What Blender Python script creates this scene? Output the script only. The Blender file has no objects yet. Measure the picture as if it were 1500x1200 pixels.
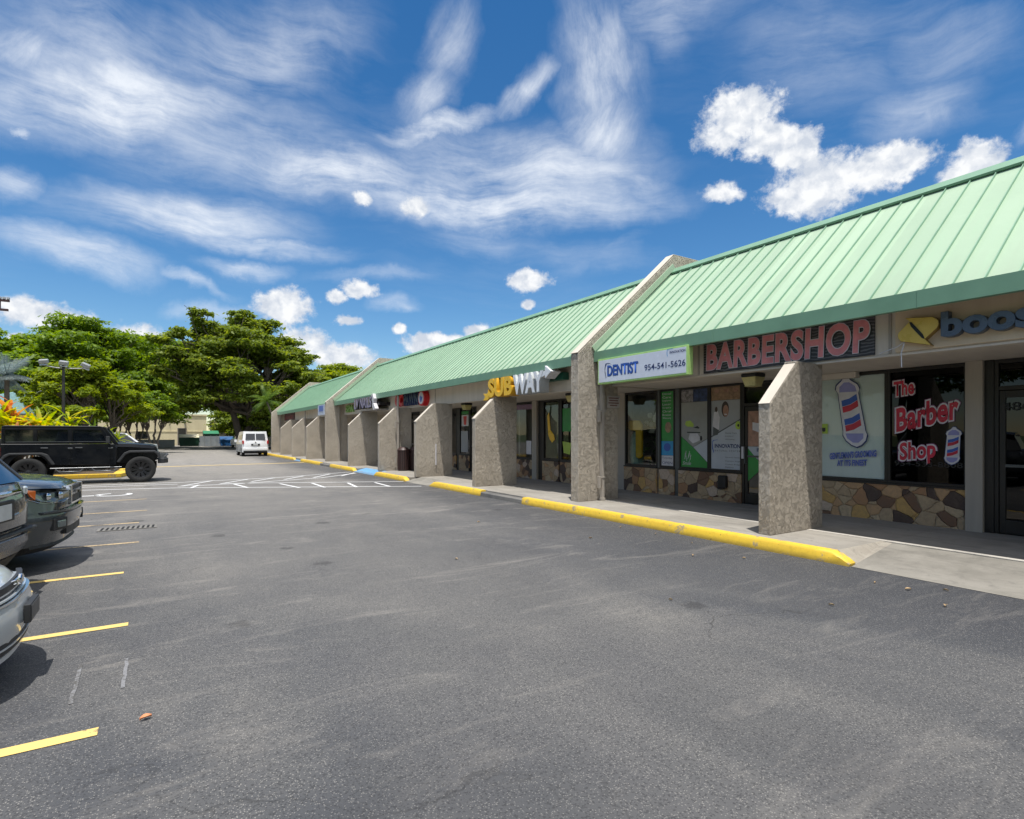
import bpy, math, random
import numpy as np
from mathutils import Vector, Matrix
random.seed(7)
R = math.radians
scene = bpy.context.scene
COL = scene.collection

# ------------------------------------------------------------------ helpers
class MB:
    """collects verts and faces, then links them as one mesh object"""
    def __init__(self):
        self.v = []; self.f = []
    def add(self, vs, fs):
        n = len(self.v); self.v += [tuple(p) for p in vs]
        self.f += [tuple(i + n for i in f) for f in fs]; return self
    def box(self, x0, x1, y0, y1, z0, z1):
        return self.add([(x0,y0,z0),(x1,y0,z0),(x1,y1,z0),(x0,y1,z0),(x0,y0,z1),(x1,y0,z1),(x1,y1,z1),(x0,y1,z1)],
                        [(0,3,2,1),(4,5,6,7),(0,1,5,4),(1,2,6,5),(2,3,7,6),(3,0,4,7)])
    def obox(self, c, size, M):
        s = [d / 2 for d in size]; vs = []
        for z in (-1, 1):
            for x, y in ((-1,-1),(1,-1),(1,1),(-1,1)):
                vs.append(Vector(c) + M @ Vector((x*s[0], y*s[1], z*s[2])))
        return self.add(vs, [(0,3,2,1),(4,5,6,7),(0,1,5,4),(1,2,6,5),(2,3,7,6),(3,0,4,7)])
    def prism_y(self, poly, y0, y1):          # poly of (x, z)
        n = len(poly); a = sum(poly[i][0]*poly[(i+1)%n][1]-poly[(i+1)%n][0]*poly[i][1] for i in range(n))
        if a < 0: poly = poly[::-1]
        vs = [(x,y0,z) for x,z in poly] + [(x,y1,z) for x,z in poly]
        return self.add(vs, [tuple(range(n)), tuple(range(2*n-1,n-1,-1))] + [(i,i+n,(i+1)%n+n,(i+1)%n) for i in range(n)])
    def prism_x(self, poly, x0, x1):          # poly of (y, z)
        n = len(poly); a = sum(poly[i][0]*poly[(i+1)%n][1]-poly[(i+1)%n][0]*poly[i][1] for i in range(n))
        if a < 0: poly = poly[::-1]
        vs = [(x0,y,z) for y,z in poly] + [(x1,y,z) for y,z in poly]
        return self.add(vs, [tuple(range(n-1,-1,-1)), tuple(range(n,2*n))] + [(i,(i+1)%n,(i+1)%n+n,i+n) for i in range(n)])
    def prism_z(self, poly, z0, z1):          # poly of (x, y)
        n = len(poly); a = sum(poly[i][0]*poly[(i+1)%n][1]-poly[(i+1)%n][0]*poly[i][1] for i in range(n))
        if a < 0: poly = poly[::-1]
        vs = [(x,y,z0) for x,y in poly] + [(x,y,z1) for x,y in poly]
        return self.add(vs, [tuple(range(n-1,-1,-1)), tuple(range(n,2*n))] + [(i,(i+1)%n,(i+1)%n+n,i+n) for i in range(n)])
    def flat_z(self, poly, z):
        n = len(poly); a = sum(poly[i][0]*poly[(i+1)%n][1]-poly[(i+1)%n][0]*poly[i][1] for i in range(n))
        if a < 0: poly = poly[::-1]
        return self.add([(x,y,z) for x,y in poly], [tuple(range(n))])
    def wall(self, poly, x):                  # flat polygon of (y, z) that faces the car park (-x)
        n = len(poly); a = sum(poly[i][0]*poly[(i+1)%n][1]-poly[(i+1)%n][0]*poly[i][1] for i in range(n))
        if a > 0: poly = poly[::-1]
        return self.add([(x,y,z) for y,z in poly], [tuple(range(n))])
    def tube(self, pts, radii, n=8, cap=True):
        pts = [Vector(p) for p in pts]
        if not isinstance(radii, (list, tuple)): radii = [radii]*len(pts)
        rings = []; prev = None
        for i, p in enumerate(pts):
            t = (pts[min(i+1,len(pts)-1)] - pts[max(i-1,0)]).normalized()
            if prev is None:
                a = Vector((0,0,1)) if abs(t.z) < .9 else Vector((1,0,0)); u = t.cross(a).normalized()
            else: u = (prev - t*prev.dot(t)).normalized()
            prev = u; w = t.cross(u)
            rings.append([p + (u*math.cos(2*math.pi*k/n) + w*math.sin(2*math.pi*k/n))*radii[i] for k in range(n)])
        vs = [q for r in rings for q in r]; fs = []
        for i in range(len(pts)-1):
            for k in range(n):
                fs.append((i*n+k, i*n+(k+1)%n, (i+1)*n+(k+1)%n, (i+1)*n+k))
        if cap: fs += [tuple(range(n-1,-1,-1)), tuple(range((len(pts)-1)*n, len(pts)*n))]
        return self.add(vs, fs)
    def lathe(self, prof, axis='z', n=24, c=(0,0,0)):   # prof: (radius, height)
        vs = []
        for r, h in prof:
            for k in range(n):
                a = 2*math.pi*k/n; x, y = r*math.cos(a), r*math.sin(a)
                p = (x,y,h) if axis == 'z' else (x,h,y) if axis == 'y' else (h,x,y)
                vs.append((p[0]+c[0], p[1]+c[1], p[2]+c[2]))
        fs = []
        for i in range(len(prof)-1):
            for k in range(n):
                q = (i*n+k, i*n+(k+1)%n, (i+1)*n+(k+1)%n, (i+1)*n+k)
                fs.append(q if axis != 'y' else q[::-1])
        return self.add(vs, fs)
    def build(self, name, mat, parent=None, bevel=0, smooth=None, segs=2, sub=0):
        me = bpy.data.meshes.new(name); me.from_pydata(self.v, [], self.f); me.materials.append(mat); me.update()
        if smooth: me.shade_smooth(); me.set_sharp_from_angle(angle=R(smooth))
        o = bpy.data.objects.new(name, me); COL.objects.link(o)
        if parent: o.parent = parent
        if bevel:
            m = o.modifiers.new('bevel', 'BEVEL'); m.width = bevel; m.segments = segs; m.limit_method = 'ANGLE'; m.angle_limit = R(30)
        if sub:
            m = o.modifiers.new('sub', 'SUBSURF'); m.levels = sub; m.render_levels = sub
        return o

def tag(o, label=None, cat=None, group=None, kind=None):
    if label: o['label'] = label
    if cat: o['category'] = cat
    if group: o['group'] = group
    if kind: o['kind'] = kind
    return o
def empty(name, loc=(0,0,0), rz=0):
    o = bpy.data.objects.new(name, None); o.location = loc; o.rotation_euler = (0,0,rz); o.empty_display_size = .2
    COL.objects.link(o); return o
def copy_tree(o, parent=None):
    c = o.copy(); COL.objects.link(c)
    if parent: c.parent = parent
    for ch in list(o.children): copy_tree(ch, c)
    return c

def text_obj(name, body, yl, yr, z0, z1, x, mat, parent=None, bold=0., depth=.0, shear=0., spacing=1., tilt=0.):
    """raised or flat lettering that faces the car park, running from y=yl (left) to y=yr (right)"""
    cu = bpy.data.curves.new(name, 'FONT'); cu.body = body; cu.size = 1; cu.offset = bold; cu.extrude = depth/2
    cu.shear = shear; cu.space_character = spacing; cu.resolution_u = 4
    t = bpy.data.objects.new(name, cu); COL.objects.link(t)
    bpy.context.view_layer.update()
    me = bpy.data.meshes.new_from_object(t.evaluated_get(bpy.context.evaluated_depsgraph_get()))
    bpy.data.objects.remove(t); bpy.data.curves.remove(cu)
    n = len(me.vertices); co = np.empty(n*3); me.vertices.foreach_get('co', co); co = co.reshape(-1,3)
    mn, mx = co.min(0), co.max(0)
    W = abs(yl-yr); Hh = z1-z0
    u = (co[:,0]-mn[0])/(mx[0]-mn[0]); v = (co[:,1]-mn[1])/(mx[1]-mn[1])
    out = np.empty_like(co); out[:,1] = yl - u*W; out[:,2] = z0 + v*Hh + tilt*(u-.5)*W; out[:,0] = x - co[:,2]
    me.vertices.foreach_set('co', out.ravel()); me.update()
    me.materials.clear(); me.materials.append(mat); me.name = name
    o = bpy.data.objects.new(name, me); COL.objects.link(o)
    if parent: o.parent = parent
    return o

# ------------------------------------------------------------------ camera
THETA = math.atan(515/815)
cam = bpy.data.cameras.new('camera'); cam.lens = 815/1500*36; cam.sensor_width = 36
cam.shift_y = 37/1500; cam.clip_start = .05; cam.clip_end = 6000
co = bpy.data.objects.new('camera', cam); COL.objects.link(co)
co.location = (0,0,1.6); co.rotation_euler = (R(90), 0, -THETA); scene.camera = co
scene.view_settings.view_transform = 'Standard'; scene.view_settings.look = 'None'
scene.view_settings.gamma = 1; scene.view_settings.exposure = EXPOSURE = 0.66
scene.render.engine = 'CYCLES'
scene.cycles.max_bounces = 8; scene.cycles.transparent_max_bounces = 12
scene.cycles.use_denoising = True

# ------------------------------------------------------------------ node helper
class NT:
    def __init__(self, tree): self.t = tree; self.n = tree.nodes; self.l = tree.links
    def node(self, typ, **kw):
        nd = self.n.new(typ); ins = kw.pop('ins', {})
        for k, v in kw.items(): setattr(nd, k, v)
        for k, v in ins.items():
            if isinstance(v, bpy.types.NodeSocket): self.l.new(v, nd.inputs[k])
            else: nd.inputs[k].default_value = v
        return nd
    def math(self, op, a, b=0., c=0., clamp=False):
        nd = self.node('ShaderNodeMath', operation=op, ins={0:a,1:b,2:c}); nd.use_clamp = clamp; return nd.outputs[0]
    def vmath(self, op, a, b=(0,0,0)):
        nd = self.node('ShaderNodeVectorMath', operation=op, ins={0:a,1:b}); return nd.outputs['Value' if op in ('LENGTH','DOT_PRODUCT') else 'Vector']
    def rng(self, v, a, b, c=0., d=1., smooth=False):
        nd = self.node('ShaderNodeMapRange', ins={0:v,1:a,2:b,3:c,4:d})
        if smooth: nd.interpolation_type = 'SMOOTHSTEP'
        return nd.outputs[0]
    def noise(self, vec, scale, detail=2., rough=.5, dist=0., color=False, dim='3D'):
        nd = self.node('ShaderNodeTexNoise', noise_dimensions=dim, ins={'Vector':vec,'Scale':scale,'Detail':detail,'Roughness':rough,'Distortion':dist})
        return nd.outputs['Color' if color else 'Fac']
    def voro(self, vec, scale, feature='F1', out='Distance', rand=1.):
        nd = self.node('ShaderNodeTexVoronoi', feature=feature, ins={'Vector':vec,'Scale':scale,'Randomness':rand}); return nd.outputs[out]
    def ramp(self, fac, stops, interp='LINEAR'):
        nd = self.node('ShaderNodeValToRGB', ins={0:fac}); cr = nd.color_ramp; cr.interpolation = interp
        while len(cr.elements) < len(stops): cr.elements.new(.5)
        for e, (p, c) in zip(cr.elements, stops): e.position = p; e.color = (*c,1) if len(c)==3 else c
        return nd.outputs[0]
    def mix(self, fac, a, b, blend='MIX'):
        nd = self.node('ShaderNodeMix', data_type='RGBA', blend_type=blend)
        for k, v in ((0,fac),(6,a),(7,b)):
            if isinstance(v, bpy.types.NodeSocket): self.l.new(v, nd.inputs[k])
            elif k and len(v)==3: nd.inputs[k].default_value = (*v,1)
            else: nd.inputs[k].default_value = v
        return nd.outputs[2]
    def bump(self, h, strength=.5, dist=.01, normal=None):
        ins = {'Strength':strength,'Distance':dist,'Height':h}
        if normal is not None: ins['Normal'] = normal
        return self.node('ShaderNodeBump', ins=ins).outputs[0]

MATS = {}
def material(name):
    m = bpy.data.materials.new(name); m.use_nodes = True; nt = NT(m.node_tree); nt.n.clear()
    out = nt.node('ShaderNodeOutputMaterial'); b = nt.node('ShaderNodeBsdfPrincipled'); nt.l.new(b.outputs[0], out.inputs[0])
    geo = nt.node('ShaderNodeNewGeometry').outputs['Position']
    obj = nt.node('ShaderNodeTexCoord').outputs['Object']
    MATS[name] = m
    return m, nt, b, geo, obj, out
def setb(nt, b, **kw):
    names = dict(color='Base Color', rough='Roughness', metal='Metallic', spec='Specular IOR Level', normal='Normal', coat='Coat Weight', coatr='Coat Roughness', trans='Transmission Weight', sheen='Sheen Weight', sub='Subsurface Weight')
    for k, v in kw.items():
        s = b.inputs[names[k]]
        if isinstance(v, bpy.types.NodeSocket): nt.l.new(v, s)
        elif k == 'color': s.default_value = (*v,1)
        else: s.default_value = v
def simple(name, color, rough=.6, metal=0., var=.12, scale=6., coat=0., spec=.5, bump=0.):
    """plain paint, plastic or metal with slight mottling and grime"""
    m, nt, b, geo, obj, out = material(name)
    n = nt.noise(obj, scale, 4, .6)
    f = nt.rng(n, .3, .7, 1-var, 1+var)
    c = nt.mix(1., (*color,), nt.node('ShaderNodeCombineColor', ins={0:f,1:f,2:f}).outputs[0], 'MULTIPLY')
    r = nt.rng(n, .3, .7, max(rough-.08,.02), min(rough+.08,1))
    setb(nt, b, color=c, rough=r, metal=metal, coat=coat, spec=spec)
    if bump: setb(nt, b, normal=nt.bump(nt.noise(obj, scale*12, 3, .6), .4, bump))
    return m
# ------------------------------------------------------------------ world: sky, cirrus and cumulus by direction
SUN = Vector((-.13, -.20, 1)).normalized()
SUN_EL = math.asin(SUN.z); SUN_AZ = math.atan2(SUN.x, SUN.y)
world = bpy.data.worlds.new("World"); scene.world = world; world.use_nodes = True
wt = NT(world.node_tree); wt.n.clear()
wo = wt.node('ShaderNodeOutputWorld'); bg = wt.node('ShaderNodeBackground', ins={'Strength': .12}); wt.l.new(bg.outputs[0], wo.inputs[0])
sky = wt.node('ShaderNodeTexSky', sky_type='NISHITA'); sky.sun_disc = False; sky.sun_elevation = SUN_EL; sky.sun_rotation = SUN_AZ
sky.air_density = 1.0; sky.dust_density = .08; sky.ozone_density = 2.5; sky.altitude = 0
skyc = wt.node('ShaderNodeHueSaturation', ins={'Hue':.5,'Saturation':1.32,'Value':.68,'Color':sky.outputs[0]}).outputs[0]
D = wt.node('ShaderNodeTexCoord').outputs['Generated']
sx = wt.node('ShaderNodeSeparateXYZ', ins={0:D}); dx, dy, dz = sx.outputs
az = wt.math('MULTIPLY', wt.math('ARCTAN2', dx, dy), .913)
el = wt.math('ARCSINE', dz)
P = wt.node('ShaderNodeCombineXYZ', ins={0:az,1:el}).outputs[0]
def warp(vec, scale, amt, detail=3, rough=.55):
    n = wt.noise(vec, scale, detail, rough, color=True)
    off = wt.vmath('SUBTRACT', n, (.5,.5,.5))
    sc = wt.node('ShaderNodeVectorMath', operation='SCALE', ins={0:off,'Scale':amt}).outputs[0]
    return wt.vmath('MULTIPLY', wt.vmath('ADD', vec, sc), (1,1,0))
CIRRUS = [(-0.055, 0.453, 0.253, 0.173, 0.045, 1), (-0.09, 0.494, 0.252, 0.138, 0.047, 0.55), (0.118, 0.553, 0.397, 0.181, 0.044, 0.5), (0.399, 0.51, 0.297, 0.105, 0.015, 1), (0.531, 0.56, 0.505, 0.054, 0.018, 0.8), (0.381, 0.548, 0.881, 0.065, 0.025, 0.6), (0.417, 0.625, 1.347, 0.054, 0.031, 0.5), (0.653, 0.574, -1.199, 0.104, 0.054, 0.75), (0.653, 0.486, -1.687, 0.073, 0.048, 0.8), (0.234, 0.425, 0.026, 0.154, 0.034, 0.95), (0.484, 0.39, -0.035, 0.278, 0.031, 1), (0.493, 0.452, -0.029, 0.215, 0.052, 0.6), (0.032, 0.324, 0.088, 0.148, 0.031, 0.85), (0.121, 0.297, -0.009, 0.109, 0.015, 0.8), (-0.088, 0.248, -0.122, 0.088, 0.021, 0.85), (0.109, 0.256, 0.033, 0.06, 0.011, 0.7), (-0.146, 0.481, 0.662, 0.039, 0.028, 0.7), (0.089, 0.435, 0.126, 0.185, 0.057, 0.45), (0.591, 0.438, -0.11, 0.161, 0.053, 0.8), (0.717, 0.408, -0.426, 0.089, 0.025, 0.5), (1.108, 0.448, -0.724, 0.039, 0.019, 0.5), (1.089, 0.457, 0.08, 0.056, 0.029, 0.4), (1.119, 0.519, -0.301, 0.08, 0.028, 0.3), (0.971, 0.542, -0.382, 0.12, 0.052, 0.22), (0.736, 0.638, -0.13, 0.13, 0.036, 0.4), (-0.149, 0.32, 0.027, 0.025, 0.017, 0.6), (-0.152, 0.384, 0.025, 0.015, 0.006, 0.7), (1.194, 0.391, 0.742, 0.023, 0.013, 0.6), (0.755, 0.611, 2.663, 0.054, 0.035, 0.35), (0.042, 0.227, -0.29, 0.052, 0.007, 0.5), (0.069, 0.191, 0.044, 0.062, 0.01, 0.5), (0.286, 0.264, 0.084, 0.089, 0.01, 0.3), (0.322, 0.219, 0.007, 0.032, 0.011, 0.5), (0.459, 0.337, -0.06, 0.076, 0.018, 0.25), (0.646, 0.304, -0.129, 0.11, 0.02, 0.2), (0.658, 0.306, -2.716, 0.067, 0.013, 0.2)]
CUMULUS = [(0.871, 0.496, 0.049, 0.026), (0.854, 0.472, 0.048, 0.025), (0.908, 0.449, 0.041, 0.027), (0.944, 0.426, 0.035, 0.029), (0.975, 0.376, 0.062, 0.041), (1.049, 0.379, 0.052, 0.028), (1.079, 0.382, 0.025, 0.019), (0.94, 0.363, 0.035, 0.024), (1.149, 0.362, 0.026, 0.023), (1.139, 0.348, 0.026, 0.015), (0.844, 0.386, 0.027, 0.014), (0.163, 0.213, 0.041, 0.027), (0.274, 0.248, 0.026, 0.014), (0.235, 0.231, 0.014, 0.011), (0.543, 0.268, 0.037, 0.016), (0.251, 0.194, 0.019, 0.009), (0.243, 0.135, 0.047, 0.023), (0.183, 0.15, 0.04, 0.028), (-0.024, 0.142, 0.033, 0.022), (0.004, 0.133, 0.025, 0.012), (-0.127, 0.164, 0.044, 0.018), (-0.146, 0.17, 0.026, 0.016), (0.376, 0.153, 0.039, 0.017), (0.465, 0.184, 0.027, 0.012), (0.274, 0.39, 0.015, 0.01), (0.354, 0.385, 0.022, 0.014), (-0.149, 0.13, 0.011, 0.008), (0.332, 0.184, 0.011, 0.009), (0.543, 0.231, 0.011, 0.008), (0.392, 0.165, 0.055, 0.012)]
Pw = warp(warp(P, 4, .10, 4, .55), 16, .035, 6, .7)
accs = {0: None, 1: None, 2: None}
for (a, e, ang, hl, hw, st) in CIRRUS:
    aa = (ang+math.pi/2) % math.pi - math.pi/2
    g_ = 0 if abs(aa) < .5 else (1 if aa > 0 else 2)
    mp = wt.node('ShaderNodeMapping', vector_type='TEXTURE', ins={'Vector':Pw,'Location':(a,e,0),'Rotation':(0,0,ang),'Scale':(hl*1.45,hw*1.8,1)}).outputs[0]
    d = wt.rng(wt.vmath('LENGTH', mp), 0., 1., st, 0., True)
    accs[g_] = d if accs[g_] is None else wt.math('MAXIMUM', accs[g_], d)
def fibres(ang, sx, sy, w, seed):
    v = wt.node('ShaderNodeMapping', vector_type='TEXTURE', ins={'Vector':warp(P, 4, w, 3),'Location':(seed,seed,0),'Rotation':(0,0,ang),'Scale':(1/sx,1/sy,1)}).outputs[0]
    return wt.noise(v, 1.0, 9, .66, .15)
fh = fibres(-.03, 4.5, 21, .10, .3); fd = fibres(.95, 6, 20, .09, .7); fv = fibres(-1.35, 7, 20, .08, 1.3)
cr_ = wt.noise(warp(P, 9, .05, 3), 14, 9, .68)
def layer(acc_, f): return wt.math('MULTIPLY', acc_, wt.rng(wt.math('ADD', wt.math('MULTIPLY', f, .72), wt.math('MULTIPLY', cr_, .28)), .34, .64, .20, 1.4))
veil = wt.math('MULTIPLY', wt.rng(wt.noise(P, 2.2, 3, .5), .38, .70, .0, .26), wt.rng(fh, .38, .66, .15, 1.1))
cir = wt.math('MAXIMUM', layer(accs[0], fh), wt.math('MAXIMUM', layer(accs[1], fd), layer(accs[2], fv)))
cir = wt.rng(wt.math('ADD', cir, wt.math('MULTIPLY', veil, .6)), .02, 1.15, 0, .92)
Pc = warp(warp(P, 18, .018, 5, .6), 60, .007, 5, .65)
cacc = None
for (a, e, ra, re) in CUMULUS:
    mp = wt.node('ShaderNodeMapping', vector_type='TEXTURE', ins={'Vector':Pc,'Location':(a,e,0),'Scale':(ra*1.10,re*1.15,1)}).outputs[0]
    d = wt.math('SUBTRACT', 1., wt.vmath('LENGTH', mp))
    cacc = d if cacc is None else wt.node('ShaderNodeMath', operation='SMOOTH_MAX', ins={0:cacc,1:d,2:.12}).outputs[0]
cn = wt.math('ADD', wt.math('MULTIPLY', wt.noise(P, 22, 12, .62, .3), .65), wt.math('MULTIPLY', wt.noise(P, 75, 8, .7), .35))
cd = wt.math('ADD', cacc, wt.math('MULTIPLY', wt.math('SUBTRACT', cn, .5), 2.6))
cum = wt.rng(cd, -.16, .42, 0, .98, True)
# a cloud is whitest where it is thick and a little greyer in its folds
fold = wt.noise(warp(P, 30, .02, 3), 34, 5, .55)
body = wt.rng(cd, .10, .85)
ccol = wt.mix(wt.math('MULTIPLY', wt.rng(fold, .38, .60), wt.rng(body, 0, .5, .6, 1)), (3.4,3.7,4.2), (5.3,5.35,5.4))
ccir = (4.9, 5.15, 5.5)
c1 = wt.mix(cir, skyc, ccir)
c2 = wt.mix(cum, c1, ccol)
# unseen bright cloud added overhead and behind the camera, to lift the shade
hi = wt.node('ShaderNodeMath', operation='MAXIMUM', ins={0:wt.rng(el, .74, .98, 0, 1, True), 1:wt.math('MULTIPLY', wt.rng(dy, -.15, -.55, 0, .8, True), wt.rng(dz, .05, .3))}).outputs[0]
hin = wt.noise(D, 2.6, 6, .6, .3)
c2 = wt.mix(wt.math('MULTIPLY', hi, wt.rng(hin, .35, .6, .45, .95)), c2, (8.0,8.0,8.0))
up = wt.rng(dz, .0, .01)
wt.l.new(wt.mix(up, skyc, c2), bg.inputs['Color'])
world.cycles.sampling_method = 'MANUAL'; world.cycles.sample_map_resolution = 1024

sl = bpy.data.lights.new('sun', 'SUN'); sl.energy = 3.3; sl.angle = R(.5); sl.color = (1, .965, .9)
so = bpy.data.objects.new('sun', sl); COL.objects.link(so); so.rotation_euler = SUN.to_track_quat('Z','Y').to_euler(); so.location = (0,0,30)

# ------------------------------------------------------------------ materials
def mat_asphalt():
    m, nt, b, geo, obj, out = material('asphalt')
    st = nt.node('ShaderNodeMapping', ins={'Vector':geo,'Scale':(1,.45,1),'Rotation':(0,0,.15)}).outputs[0]
    big = nt.noise(st, .35, 5, .6, .8); mid = nt.noise(geo, 1.6, 6, .65, .5); fine = nt.noise(geo, 60, 3, .7)
    col = nt.ramp(big, [(.32,(.033,.036,.043)),(.44,(.052,.055,.062)),(.54,(.082,.082,.084)),(.66,(.140,.133,.124))])
    col = nt.mix(nt.rng(mid, .35, .7, 0, .45), col, (.072,.073,.076))
    # far end of the lot is older, paler asphalt
    sy = nt.node('ShaderNodeSeparateXYZ', ins={0:geo})
    wob = nt.math('MULTIPLY', nt.math('SUBTRACT', nt.noise(geo, .45, 5, .6), .5), 3.2)
    mid_lane = nt.math('ABSOLUTE', nt.math('SUBTRACT', nt.math('ADD', sy.outputs[0], wob), 2.6))
    col = nt.mix(nt.math('MULTIPLY', nt.rng(mid_lane, 2.2, .6), .38), col, (.128,.122,.115))
    col = nt.mix(nt.rng(mid_lane, 2.2, 4.2, 0, .42), col, (.046,.048,.056))
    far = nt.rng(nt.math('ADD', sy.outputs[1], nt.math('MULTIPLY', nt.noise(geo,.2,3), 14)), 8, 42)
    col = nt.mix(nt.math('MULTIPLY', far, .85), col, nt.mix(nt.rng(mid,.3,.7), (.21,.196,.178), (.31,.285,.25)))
    # a strip of fresher sealer beside the kerb and along the joint
    k = nt.rng(nt.math('ADD', sy.outputs[0], nt.math('MULTIPLY', nt.noise(geo,.6,4), 1.6)), 5.6, 7.0, 0, .72)
    col = nt.mix(k, col, (.045,.047,.053))
    # exposed aggregate
    ag = nt.voro(geo, 125, out='Color'); agd = nt.voro(geo, 125)
    agv = nt.node('ShaderNodeSeparateColor', ins={0:ag}).outputs[0]
    worn = nt.rng(big, .3, .62, .35, 1.)
    spk = nt.math('MULTIPLY', nt.math('MULTIPLY', nt.math('GREATER_THAN', agv, .80), nt.math('LESS_THAN', agd, .42)), worn)
    col = nt.mix(nt.math('MULTIPLY', spk, .6), col, (.34,.32,.29))
    drk = nt.math('LESS_THAN', agv, .18); col = nt.mix(nt.math('MULTIPLY', drk, .5), col, (.022,.022,.024))
    # pale scuffs and dust
    sc = nt.rng(nt.noise(nt.node('ShaderNodeMapping', ins={'Vector':geo,'Scale':(.5,2.2,1)}).outputs[0], 1.1, 8, .72, 1.2), .54, .70, 0, .6)
    col = nt.mix(nt.math('MULTIPLY', sc, nt.rng(sy.outputs[1], 2, 16, .35, 1)), col, (.30,.275,.245))
    # hairline cracks
    cr = nt.voro(nt.node('ShaderNodeVectorMath', operation='ADD', ins={0:geo,1:nt.noise(geo,1.3,4,color=True)}).outputs[0], .22, 'DISTANCE_TO_EDGE')
    col = nt.mix(nt.math('MULTIPLY', nt.rng(cr, .0, .0022, 1, 0), nt.rng(nt.noise(geo,.5,2), .48,.62,0,.6)), col, (.02,.02,.02))
    ow = nt.node('ShaderNodeVectorMath', operation='ADD', ins={0:geo,1:nt.node('ShaderNodeVectorMath',operation='SCALE',ins={0:nt.noise(geo,7,4,.65,color=True),'Scale':.22}).outputs[0]}).outputs[0]
    oc = nt.node('ShaderNodeSeparateColor', ins={0:nt.voro(ow, 1.1, out='Color')}).outputs[0]
    oil = nt.math('MULTIPLY', nt.math('GREATER_THAN', oc, .72), nt.rng(nt.voro(ow, 1.1), .08, .17, .5, 0, True))
    col = nt.mix(oil, col, (.022,.021,.022))
    h = nt.math('ADD', nt.math('MULTIPLY', agd, -1), nt.math('MULTIPLY', fine, .6))
    setb(nt, b, color=col, rough=nt.rng(fine, .3,.7,.72,.92), spec=.35, normal=nt.bump(h, .55, .004))
    return m
ASPHALT = mat_asphalt()

def mat_concrete(name, c1, c2, stain=(.13,.12,.11), scale=1., joints=True, bump=.003):
    m, nt, b, geo, obj, out = material(name)
    big = nt.noise(geo, .9*scale, 6, .65, .6); mid = nt.noise(geo, 7, 5, .7); fine = nt.noise(geo, 150, 2, .6)
    col = nt.mix(nt.rng(big,.35,.65), c1, c2)
    col = nt.mix(nt.rng(mid,.55,.75,0,.5), col, stain)
    col = nt.mix(nt.rng(fine,.55,.75,0,.25), col, (.06,.055,.05))
    gm = nt.voro(geo, 3.3); gc = nt.node('ShaderNodeSeparateColor', ins={0:nt.voro(geo, 3.3, out='Color')}).outputs[0]
    col = nt.mix(nt.math('MULTIPLY', nt.math('GREATER_THAN', gc, .55), nt.rng(gm, .05, .09, .6, 0)), col, (.06,.055,.05))
    sx_ = nt.noise(nt.node('ShaderNodeMapping', ins={'Vector':geo,'Scale':(3,.5,1)}).outputs[0], 1.2, 6, .7, .8)
    col = nt.mix(nt.rng(sx_,.5,.72,0,.55), col, stain)
    setb(nt, b, color=col, rough=.88, spec=.3, normal=nt.bump(nt.math('ADD', mid, nt.math('MULTIPLY',fine,.6)), .5, bump))
    return m
CONCRETE = mat_concrete('walk_concrete', (.25,.232,.203), (.33,.306,.27))
RAMP = mat_concrete('ramp_concrete', (.19,.178,.155), (.26,.243,.213), (.10,.095,.085), 1.8)
KERBCONC = mat_concrete('kerb_concrete', (.10,.098,.095), (.20,.19,.175))

def mat_kerbpaint(name, c, worn, base=(.25,.22,.18)):
    m, nt, b, geo, obj, out = material(name)
    n = nt.noise(geo, 5, 7, .7, .5); n2 = nt.noise(geo, 1.2, 4, .6)
    col = nt.mix(nt.rng(n2,.4,.65,0,.35), c, worn)
    col = nt.mix(nt.rng(n,.56,.63,0,.85), col, base); col = nt.mix(nt.rng(nt.noise(geo,14,6,.75),.5,.75,0,.45), col, tuple(v*.45 for v in c))
    gz = nt.node('ShaderNodeSeparateXYZ', ins={0:geo}).outputs[2]; col = nt.mix(nt.rng(nt.math('ADD', gz, nt.math('MULTIPLY', n, .10)), .055, .12, .55, 0), col, (.12,.09,.04)); sp = nt.noise(geo, 22, 3, .5); col = nt.mix(nt.rng(sp,.70,.74,0,.8), col, (.05,.04,.03))
    setb(nt, b, color=col, rough=.6, normal=nt.bump(n, .6, .006))
    return m
YKERB = mat_kerbpaint('yellow_kerb_paint', (.76,.50,.035), (.50,.31,.05))
BKERB = mat_kerbpaint('blue_kerb_paint', (.14,.35,.60), (.11,.28,.50))
def mat_line(name, c, wear):
    m, nt, b, geo, obj, out = material(name)
    n = nt.noise(geo, 40, 5, .75); n2 = nt.noise(geo, 2.5, 4, .6)
    f = nt.rng(nt.math('ADD', nt.math('MULTIPLY', n,.6), nt.math('MULTIPLY', n2, .4)), wear, wear+.09)
    col = nt.mix(f, c, (.085,.082,.078))
    setb(nt, b, color=col, rough=.8, spec=.3, normal=nt.bump(nt.voro(geo,95), .4, .003))
    return m
YLINE = mat_line('yellow_line_paint', (.66,.47,.16), .565); YLINEOLD = mat_line('faded_yellow_paint', (.45,.34,.20), .50)
WLINE = mat_line('white_line_paint', (.62,.62,.62), .60); WOLD = mat_line('worn_white_paint', (.30,.30,.31), .47)

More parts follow.
